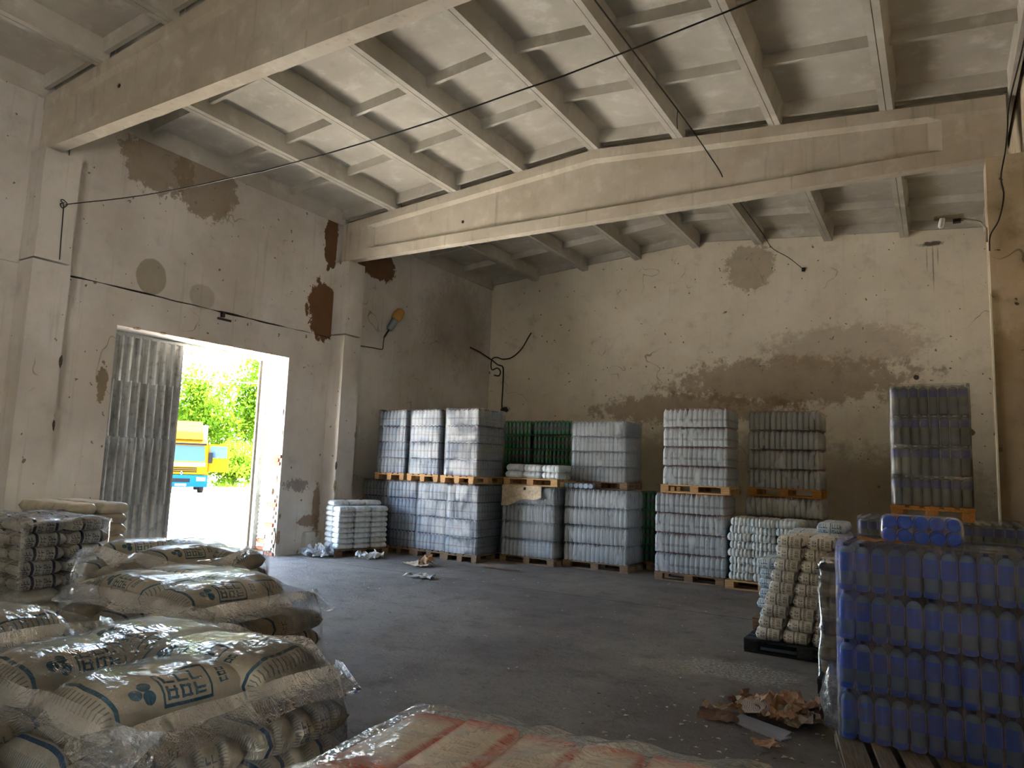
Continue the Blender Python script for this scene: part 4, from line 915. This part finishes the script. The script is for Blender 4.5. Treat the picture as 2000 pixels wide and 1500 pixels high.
for k in range(5):
    for j in range(2):
        for i in range(8):
            if k < 3 and 0 < i < 7 and j > 1: continue
            x_, y_ = loc_((i + .5) * PW / 8 + random.uniform(-.004, .004), (j + .5) * PD / 2); top = k == 4
            o = ob('pack', pkm, None, (x_, y_, .144 + k * .202 + (random.uniform(-.006, .010) if top else 0)), ya + random.uniform(-.015, .015), (random.uniform(-.015, .015), random.uniform(-.02, .02), ya) if top else None)
            tag(o, f'cream and red pack, {TIER[k] if k < 4 else "top"} tier, {"far" if j == 0 else "near"} row, {ORD[i]} from the sugar', 'pack', 'cream and red packs'); po.append(o)
def pucker():
    V = []; F = []; n, m = 70, 44; zt = .144 + 5 * .202 + .012
    for i in range(n + 1):
        for k in range(m + 1):
            u = -.02 + (PW + .04) * i / n; v = -.02 + (PD + .04) * k / m
            w1_ = mnoise.noise((u * 7 + v * 5, (v - u * .4) * 2.6, 1.0)); w2_ = mnoise.noise((u * 15 + v * 9, v * 5, 4.0))
            w3_ = (1 - abs(mnoise.noise((u * 4.5 + v * 3.5, (v - u * .5) * 1.7, 7.0))) * 2.4); z = zt + .006 + .030 * max(0, w1_) + .010 * w2_ + .032 * max(0, w3_) ** 4 * min(1, max(0, min(u, PW - u, v, PD - v)) / .12)
            for gu, gv in ((.60, .44), (.92, .66), (.98, .44), (1.15, .45)): z += .05 * math.exp(-((u - gu) ** 2 + (v - gv) ** 2) / .003)
            e = min(u + .02, PW + .02 - u, v + .02, PD + .02 - v); z -= .03 * max(0, 1 - e / .05) ** 2
            x_, y_ = loc_(u, v); V.append((x_, y_, z))
    for i in range(n):
        for k in range(m): F.append((i * (m + 1) + k, (i + 1) * (m + 1) + k, (i + 1) * (m + 1) + k + 1, i * (m + 1) + k + 1))
    rim = [i * (m + 1) for i in range(n + 1)] + [n * (m + 1) + k for k in range(1, m + 1)] + [i * (m + 1) + m for i in range(n - 1, -1, -1)] + [k for k in range(m - 1, 0, -1)]
    b = len(V); N = len(rim); R = 8
    for r in range(1, R + 1):
        for q in rim:
            x_, y_, z_ = V[q]; z2 = z_ + (.10 - z_) * r / R; dx, dy = x_ - pc[0], y_ - pc[1]; s2 = 1 - .01 * math.sin(PI * r / R) + .006 * mnoise.noise((x_ * 9, y_ * 9, z2 * 4)); V.append((pc[0] + dx * s2, pc[1] + dy * s2, z2))
    for r in range(R):
        for q in range(N):
            a = rim if r == 0 else None; p0 = (a[q] if a else b + (r - 1) * N + q); p1 = (a[(q + 1) % N] if a else b + (r - 1) * N + (q + 1) % N)
            F.append((p0, p1, b + r * N + (q + 1) % N, b + r * N + q))
    return mesh('stretch_wrap', V, F, M_FILM_PINK, True)
tag(ob('stretch_wrap', pucker()), 'puckered shiny film over the cream and red packs', 'stretch film', 'stretch film round the loads')
# ------------------------------------------------------------------ fittings on the walls, cables
fl = tag(empty('floodlight', (0.045, 7.96, 4.36)), 'small black floodlight with a white face above the doorway', 'floodlight')
MB().box(0.03, 0.16, -0.10, 0.10, -0.085, -0.045).ob('housing', M_BLACK, fl, rot=(0, 0.25, 0)); MB().box(0.045, 0.15, -0.085, 0.085, -0.089, -0.083).ob('lamp_face', M_LED, fl, rot=(0, 0.25, 0))
MB().box(0, 0.05, -0.03, 0.03, -0.04, 0.06).ob('bracket', M_BLACK, fl)
sl = tag(empty('wall_lamp', (0.05, 12.42, 4.92)), 'grey cobra-head street lamp with amber glass, bolted to the door wall', 'lamp')
rotl = (0, 0, 0)
def lamp_head(parent, axis, L, g_mat, b_mat, r0):
    q = Vector((0, 0, 1)).rotation_difference(Vector(axis)).to_matrix().to_4x4()
    MB().lathe([(r0 * 0.45, 0), (r0 * 0.7, 0.02), (r0 * 0.75, L * 0.42), (r0 * 0.8, L * 0.46)], 14, mat=q).ob('housing', b_mat, parent, smooth=True)
    MB().lathe([(r0 * 0.8, L * 0.46), (r0 * 1.05, L * 0.60), (r0 * 1.1, L * 0.75), (r0 * 0.85, L * 0.93), (r0 * 0.3, L), (0.004, L * 1.005)], 14, mat=q).ob('glass', g_mat, parent, smooth=True)
lamp_head(sl, (0.18, 0.42, 0.80), 0.62, M_AMBER, M_LAMP_GREY, 0.115)
ob('rim', MB().lathe([(0.118, 0.0), (0.128, 0.01), (0.118, 0.02)], 16).mesh('rim', M_LAMP_GREY), sl, Vector((0.18, 0.42, 0.80)).normalized() * 0.40, 0, Vector((0, 0, 1)).rotation_difference(Vector((0.18, 0.42, 0.8))).to_euler())
MB().tube([(0, 0, 0), (-0.02, -0.06, -0.10), (-0.03, -0.12, -0.2)], 0.022, 8).ob('stem', M_CABLE, sl, smooth=True)
tag(curve_tube('lamp_cable', [(0.03, 12.30, 4.74), (0.03, 12.28, 4.6), (0.03, 12.27, 4.46), (0.03, 12.2, 4.43), (0.03, 11.9, 4.42), (0.03, 11.55, 4.40)], 0.013, M_CABLE_G), 'thin cable clipped to the wall below the amber street lamp', 'cable')

sr = tag(empty('street_lamp', (11.56, 10.60, 5.02)), 'pale street lamp on a bent pipe arm sticking out of the tan pier', 'lamp')
MB().tube([(0.0, 0, -0.10), (0.0, -0.01, 0.08), (-0.06, -0.02, 0.17), (-0.26, -0.04, 0.24)], 0.014, 8).ob('arm', M_LAMP_BODY, sr, smooth=True)
def hood():
    V = []; F = []; n = 9; m = 8
    for i in range(n):
        u = i / (n - 1.0); x = -0.24 - 0.33 * u; wd = 0.085 * math.sin(PI * min(0.92, 0.25 + u * 0.6)) + 0.004
        for k in range(m + 1):
            a = PI * k / m; V.append((x, -0.05 + wd * math.cos(a), 0.215 + 0.05 * u + 0.085 * math.sin(a) * (1 - 0.55 * u)))
    for i in range(n - 1):
        for k in range(m): F.append((i * (m + 1) + k, (i + 1) * (m + 1) + k, (i + 1) * (m + 1) + k + 1, i * (m + 1) + k + 1))
    F.append(tuple(range(m + 1))); F.append(tuple(range((n - 1) * (m + 1), n * (m + 1))))
    return mesh('hood', V, F, M_LAMP_BODY, True)
ob('hood', hood(), sr)
ob('lamp_tube', MB().lathe([(0.02, 0), (0.034, 0.02), (0.034, 0.12), (0.02, 0.145)], 12).mesh('lamp_tube', M_LED, True), sr, (-0.50, -0.05, 0.14), 0, (0, 0.2, 0))
MB().box(-0.36, -0.27, -0.09, -0.01, 0.19, 0.23).ob('gear_box', M_BLACK, sr)
tag(curve_tube('pier_cable', [(11.93, 8.2, 6.86), (11.92, 9.6, 6.86), (11.86, 10.56, 6.7), (11.83, 10.60, 6.35), (11.80, 10.60, 6.1), (11.74, 10.60, 5.75), (11.76, 10.60, 5.5), (11.70, 10.60, 5.2), (11.60, 10.60, 5.0), (11.585, 10.60, 4.8)], 0.009, M_CABLE), 'dark cable wandering down the tan pier to the street lamp', 'cable')
w1 = []
for i in range(25):
    u = i / 24.0; x = 0.44 + (11.6 - 0.44) * u
    w1.append((x, 5.0 - 0.02 * u, 5.33 + 0.22 * u - 4 * 0.42 * u * (1 - u) + 0.012 * mnoise.noise((x * 4, 0, 0))))
tag(curve_tube('overhead_wire', w1, 0.0075, M_CABLE, smooth=False), 'long dark wire sagging across the hall beneath the beams', 'wire')
tag(curve_tube('wire_tail', [(0.435, 5.00, 4.52), (0.435, 4.99, 4.8), (0.437, 4.98, 5.1), (0.437, 4.97, 5.30), (0.437, 4.93, 5.36), (0.437, 4.96, 5.38), (0.437, 5.02, 5.33), (0.437, 4.96, 5.26), (0.437, 4.93, 5.31), (0.44, 4.98, 5.34)], 0.007, M_CABLE), 'looped wire end hanging down the near whitewashed pier', 'wire')
tag(curve_tube('ceiling_wire', [(8.49, 4.95, 5.92), (8.43, 6.5, 6.06), (8.36, 7.9, 6.22), (8.30, 8.9, 6.33), (8.24, 9.8, 6.42), (8.19, 10.5, 6.49), (8.17, 10.77, 6.49)], 0.008, M_CABLE), 'dark wire slung along the roof slabs down to the back beam', 'wire')
tag(curve_tube('slack_wire', [(8.36, 7.95, 6.22), (8.355, 7.94, 6.1), (8.36, 7.95, 5.98)], 0.005, M_CABLE), 'short loose wire end dangling from the ceiling wire', 'wire')
tag(curve_tube('back_bay_wire', [(8.38, 10.95, 6.12), (8.25, 12.5, 6.35), (8.1, 14.2, 6.6), (8.0, 15.6, 6.75), (8.2, 16.3, 6.72), (8.42, 16.82, 6.57)], 0.007, M_CABLE), 'thin wire running from behind the back beam to a hook high on the back wall', 'wire')
tag(ob('wall_hook', MB().box(-0.03, 0.03, -0.06, 0, -0.04, 0.04).box(-0.008, 0.008, -0.1, -0.05, -0.015, 0.015).mesh('wall_hook', M_BLACK), None, (8.43, 16.85, 6.55)), 'small dark hook high on the back wall', 'hook')
yk = 16.81
tag(curve_tube('corner_cable', [(0.62, yk, 3.45), (0.50, yk, 3.5), (0.50, yk, 4.0), (0.50, yk, 4.5), (0.46, yk, 4.66), (0.30, yk, 4.72), (0.10, yk, 4.86), (0.04, 16.55, 4.95), (0.04, 16.2, 5.02), (0.04, 15.8, 5.06)], 0.020, M_CABLE), 'black cable climbing the back wall into the corner', 'cable')
tag(curve_tube('looped_cable', [(0.20, yk, 4.42), (0.36, yk, 4.40), (0.40, yk, 4.52), (0.30, yk, 4.62), (0.12, yk, 4.58), (0.08, yk, 4.75), (0.14, yk - .02, 4.9), (0.3, yk - .03, 4.92), (0.5, yk - .03, 4.86), (0.8, yk - .04, 4.90), (1.10, yk - .05, 5.12), (1.32, yk - .06, 5.44), (1.40, yk - .06, 5.55)], 0.018, M_CABLE), 'stiff black cable looped and springing out of the corner of the back wall', 'cable')
tag(ob('junction_box', lump('junction_box', 0.11, M_CABLE, 9, 1.1, 0.5, 0.8, 2), None, (0.60, yk - 0.02, 3.42)), 'dark dusty junction box at the foot of the corner cable', 'junction box')

# ------------------------------------------------------------------ rubbish on the floor
HEAP = [(9.72, 6.02, 0, .42, .34, .16, M_KRAFT, 'large crumpled kraft sheet at the heart of the litter heap'), (9.92, 6.06, .06, .36, .3, .18, M_KRAFT, 'tan crumpled sheet on top of the litter heap'),
        (9.60, 6.10, 0, .30, .26, .12, M_KRAFT3, 'red-brown torn sheet at the far left of the litter heap'), (9.98, 5.90, .02, .30, .26, .14, M_KRAFT2, 'pale crumpled sheet beside the grey pallet corner'),
        (9.84, 5.84, .07, .26, .22, .10, M_KRAFT, 'folded tan sheet sliding off the litter heap'), (9.66, 5.92, .08, .24, .2, .08, M_KRAFT2, 'cream paper flap lying over the litter heap'),
        (9.80, 6.20, 0, .34, .2, .10, M_KRAFT, 'flattened kraft sheet behind the litter heap'), (10.02, 6.08, .03, .24, .2, .12, M_KRAFT3, 'small russet scrap under the blue-bottle pallet edge')]
for i, (x, y, z, a, b, c_, m, lb) in enumerate(HEAP):
    tag(ob('crumpled_paper', crumple('crumpled_paper', a, b, c_, m, i + 1), None, (x, y, z), i * 1.3), lb, 'paper')
dp = tag(empty('foil_card', (9.70, 5.82, 0.10), 0.4, None), 'dotted black and white card lying on the litter heap', 'card')
ob('card', crumple('card', .20, .17, .02, M_DOT, 31, 8, 0.1, True), dp, rot=(0.25, -0.1, 0))
fb = tag(empty('flattened_carton', (9.74, 5.66, 0.0), -0.42), 'flat grey-mauve carton at the front of the litter heap', 'carton')
ob('panel', bevel_box('panel', .50, .13, .012, .003, [M_SILVER], 1), fb); ob('flap', bevel_box('flap', .44, .10, .008, .003, [M_SILVER], 1), fb, (0.01, 0.05, 0.014), 0, (0.25, 0, 0))
tag(ob('carton_scrap', crumple('carton_scrap', .17, .15, .03, M_KRAFT, 12, 6, 0.3), None, (9.86, 5.36, 0), 0.5), 'small folded kraft scrap nearest the pink film pallet', 'cardboard')
tag(ob('carton_scrap', crumple('carton_scrap', .24, .08, .06, M_KRAFT2, 14, 6, 0.3), None, (9.40, 5.92, 0), 0.6), 'curled strip of card to the left of the litter heap', 'cardboard')
tag(ob('carton_scrap', crumple('carton_scrap', .30, .26, .03, M_KRAFT3, 15, 7, 0.1), None, (9.44, 5.74, 0), 0.2), 'flat grimy card trodden into the floor by the heap', 'cardboard')
tag(ob('torn_carton', crumple('torn_carton', .60, .34, .09, M_KRAFT2, 21, 10), None, (2.72, 10.52, 0), -0.3), 'torn tan carton flattened on the floor before the bottle pallets', 'cardboard')
tag(ob('carton_flap', crumple('carton_flap', .22, .2, .24, M_KRAFT, 22, 7), None, (2.86, 10.60, 0.02), 0.7), 'upright tan flap sticking up from the torn carton', 'cardboard')
tag(ob('crumpled_paper', crumple('crumpled_paper', .46, .30, .10, M_WHITEPAPER, 23, 9), None, (3.62, 9.46, 0), 0.2), 'white crumpled sheet alone in the middle of the floor', 'paper')
tag(ob('carton_strip', crumple('carton_strip', .80, .12, .04, M_KRAFT3, 25, 8), None, (4.05, 11.25, 0), -0.1), 'thin dark strip of card by the pallet corner', 'cardboard')
tag(ob('plastic_sheet', crumple('plastic_sheet', .55, .42, .30, M_FILM_LOOSE, 26, 16), None, (0.62, 10.15, 0), 0.3), 'crumpled clear plastic heaped beside the white-bale pallet', 'plastic sheet')
tag(ob('plastic_sheet', crumple('plastic_sheet', .5, .34, .18, M_WHITEPAPER, 27, 12), None, (1.46, 10.62, 0), 1.0), 'dirty white sheet slipping out under the white-bale pallet', 'sheet')
ch = MB()
for i in range(420):
    if i < 150: x, y = random.gauss(9.7, 0.5), random.gauss(5.5, 0.45)
    elif i < 210: x, y = random.gauss(9.2, .35), random.gauss(7.2, .3)
    else: x, y = random.uniform(2.5, 10.0), random.uniform(3.5, 12.0)
    if x > 9.75 and y < 2.0: continue
    s = random.uniform(0.004, 0.015) * (1.5 if i < 60 else 1); a = random.uniform(0, PI)
    ch.add([(s * 1.6, 0, 0.002), (0, s, 0.004 + s * .3), (-s * 1.3, s * .2, 0.002), (s * .1, -s * .8, 0.003 + s * .4)], [(0, 1, 2), (0, 2, 3)], random.choice((0, 0, 1, 2)), Matrix.Translation((x, y, 0.001)) @ Matrix.Rotation(a, 4, 'Z'))
tag(ch.ob('floor_litter', [M_WHITEPAPER, M_KRAFT2, M_KRAFT3]), 'small pale chips and flakes scattered over the concrete', 'litter', None, 'stuff')

# ------------------------------------------------------------------ the yard outside
struct(MB().box(-120, 70, -80, 130, -0.6, -0.06).ob('ground', M_GROUND))
def tuft(name, x, y, n, rx, ry, h, lb):
    mb = MB()
    for _ in range(n):
        px, py = random.gauss(0, rx), random.gauss(0, ry); a = random.uniform(0, 2 * PI); hh = h * random.uniform(.5, 1.2); l = hh * 0.5
        dx, dy = math.cos(a) * l, math.sin(a) * l; wx, wy = -math.sin(a) * .006, math.cos(a) * .006
        mb.add([(px - wx, py - wy, 0), (px + wx, py + wy, 0), (px + dx, py + dy, hh)], [(0, 1, 2)])
    tag(mb.ob(name, M_LEAF, None, (x, y, -0.06)), lb, 'grass', None, 'stuff')
tuft('grass', -1.35, 9.1, 500, .22, .35, .14, 'green grass tuft outside by the timber post'); tuft('grass', -1.5, 7.9, 260, .25, .5, .08, 'thin grass along the sill of the doorway')
def foliage(n, rx, ry, rz, ls, seed):
    rnd = np.random.RandomState(seed); V = []; F = []
    cl = [(rnd.normal(0, .42), rnd.normal(0, .42), rnd.normal(0, .42)) for _ in range(46)]
    for i in range(n):
        c = cl[rnd.randint(46)]; p = np.array([c[0] * rx, c[1] * ry, c[2] * rz]) + rnd.normal(0, 0.17, 3) * np.array([rx, ry, rz])
        a = rnd.normal(0, 1, 3); a /= np.linalg.norm(a); b = np.cross(a, rnd.normal(0, 1, 3)); b /= np.linalg.norm(b)
        s = ls * rnd.uniform(.6, 1.4); o = len(V); V += [tuple(p + a * s), tuple(p + b * s * .5), tuple(p - a * s), tuple(p - b * s * .5)]; F.append((o, o + 1, o + 2, o + 3))
    return mesh('crown', V, F, M_LEAF)
for i, (x, y, h, rx, rz, lb) in enumerate(((-34, 26.0, 3.6, 2.4, 2.7, 'leafy tree directly behind the yellow lorry'), (-36, 32.5, 4.4, 3.0, 3.6, 'full green tree at the middle of the doorway view'), (-34.5, 37.5, 5.4, 3.2, 4.6, 'tallest green tree by the timber post'),
                                        (-29.5, 31.5, 1.4, 2.4, 1.3, 'low bush under the trees across the yard'), (-37, 42, 4.6, 3.0, 3.8, 'green tree partly hidden by the timber post'), (-38, 21.5, 3.4, 3.0, 2.6, 'tree mostly hidden behind the gate leaf'))):
    tr = tag(empty('tree' if i != 3 else 'bush', (x, y, -0.06)), lb, 'tree' if i != 3 else 'bush', 'trees across the yard')
    ob('crown', foliage(9000 if i < 3 else 4500, rx, rx, rz, 0.17, i + 3), tr, (0, 0, h)); MB().tube([(0, 0, 0), (.05, 0, h * .5), (0, .1, h)], [.16, .12, .06], 8).ob('trunk', M_BARK, tr)
tuft('grass', -27.5, 31.5, 1500, .5, 3.2, .45, 'grass verge at the foot of the trees')
for i in range(4):
    tag(ob('dark_plank', bevel_box('dark_plank', .22, 2.6, .06, .01, [M_WOOD_B], 1), None, (-26.9 + .12 * i, 32.6 + .3 * i, .0 + .065 * i), .1 * i), f'dark weathered plank by the grass verge, {ORD[i]} from the ground', 'plank', 'planks across the yard')
fb_ = tag(empty('far_building', (-72, 62, 0), 0.9), 'pale gabled building beyond the trees', 'building')
MB().box(-14, 14, -6, 6, 0, 7.0).ob('wall', M_FAR, fb_)
V = [(-14.5, -6.6, 6.9), (14.5, -6.6, 6.9), (14.5, 6.6, 6.9), (-14.5, 6.6, 6.9), (-14.5, 0, 9.2), (14.5, 0, 9.2)]
ob('roof', mesh('roof', V, [(0, 1, 5, 4), (2, 3, 4, 5), (0, 4, 3), (1, 2, 5), (0, 3, 2, 1)], M_FARROOF), fb_)
for i in range(6): MB().box(-11.5 + i * 4.2, -9.7 + i * 4.2, -6.05, -5.98, 3.0, 5.2).ob('window', M_FARWIN, fb_)
tag(curve_tube('yard_wire', [(-30, 16, 7.0), (-30, 27, 6.75), (-30, 40, 7.5)], 0.03, M_CABLE), 'overhead wire against the white sky', 'wire')

# lorry: cab faces the doorway
tk = tag(empty('lorry', (-22.4, 22.75, -0.06), math.radians(58)), 'yellow and blue lorry parked across the sunny yard', 'lorry')
def prof_body(pts, x0, x1, name, mat, tap=0.0):
    V = []; n = len(pts)
    for x in (x0, x1): V += [(x * (1 - tap * max(0, (pz - 1.5)) / 2), py, pz) for py, pz in pts]
    F = [tuple(range(n)), tuple(range(n, 2 * n))[::-1]] + [(i, i + n, (i + 1) % n + n, (i + 1) % n) for i in range(n)]
    return ob(name, mesh(name, V, F, mat), tk)
prof_body([(0.02, 0.95), (0.0, 1.55), (0.18, 2.55), (0.45, 2.75), (2.1, 2.75), (2.1, 0.8)], -1.22, 1.22, 'cab', M_YELLOW, 0.08)
prof_body([(0.30, 2.76), (0.55, 3.15), (1.5, 3.75), (2.0, 3.75), (2.0, 2.76)], -1.0, 1.0, 'roof_deflector', M_YELLOW, 0.1)
ob('windscreen', mesh('windscreen', [(-1.08, -0.005, 1.62), (1.08, -0.005, 1.62), (1.0, 0.13, 2.42), (-1.0, 0.13, 2.42)], [(0, 1, 2, 3)], M_TGLASS), tk)
MB().box(-1.08, 1.08, -0.02, 0.22, 2.46, 2.56).ob('sun_visor', M_TDARK, tk); MB().box(-1.1, 1.1, -0.03, 0.0, 1.36, 1.56).ob('white_panel', M_TWHITE, tk)
for k in range(3): MB().box(-0.72, 0.72, -0.035, 0.0, 1.06 + k * .095, 1.11 + k * .095).ob('grille_slat', M_TDARK, tk)
MB().add([(0, -0.05, 1.14), (.07, -0.05, 1.02), (0, -0.05, .90), (-.07, -0.05, 1.02)], [(0, 1, 2, 3)]).add([(0, -0.052, 1.09), (.035, -0.052, 1.02), (0, -0.052, .95), (-.035, -0.052, 1.02)], [(0, 1, 2, 3)], 1).ob('emblem', [M_CHROME, M_TDARK], tk)
bp = MB().box(-1.25, 1.25, -0.12, 0.3, 0.32, 0.92).ob('bumper', M_TBLUE, tk)
MB().box(-0.42, 0.42, -0.125, -0.1, .55, .74).ob('air_intake', M_TDARK, bp); MB().box(-0.27, 0.27, -0.13, -0.11, .36, .48).ob('number_plate', M_TWHITE, bp)
for s in (-1, 1): MB().box(min(.72 * s, 1.15 * s), max(.72 * s, 1.15 * s), -0.135, -0.1, .62, .82).ob('headlight', M_CHROME, bp)
whl = MB().lathe([(0.2, -.14), (.48, -.14), (.5, -.1), (.5, .1), (.48, .14), (.2, .14)], 18, mat=Matrix.Rotation(PI / 2, 4, 'Y')).mesh('wheel', M_TYRE)
for s in (-1, 1): ob('wheel', whl, tk, (s * 1.0, .75, .5)); ob('wheel', whl, tk, (s * 1.0, 4.4, .5))
dr = MB()
for b in ((0, .08, 0, .05, 0, 1.0), (0, .08, 0, .05, 1.0, 1.08), (0, .08, 0, .05, 1.08, 1.75), (.95, 1.05, 0, .05, 1.0, 1.75), (0, 1.05, 0, .05, 1.7, 1.8), (0, 1.05, 0, .05, .35, 1.05)): dr.box(*b)
dor = dr.ob('cab_door', M_YELLOW, tk, (1.2, 0.25, 0.75), -0.25); MB().box(.08, .95, .02, .03, 1.08, 1.7).ob('window', M_TGLASS, dor)
mr = MB().box(1.22, 1.42, -0.08, 0.04, 1.55, 2.1).ob('mirror', M_TDARK, tk); MB().box(-1.42, -1.22, -0.08, 0.04, 1.55, 2.1).ob('mirror', M_TDARK, tk)
MB().box(-1.25, 1.25, 2.3, 10, .95, 3.6).ob('cargo_body', M_TWHITE, tk)
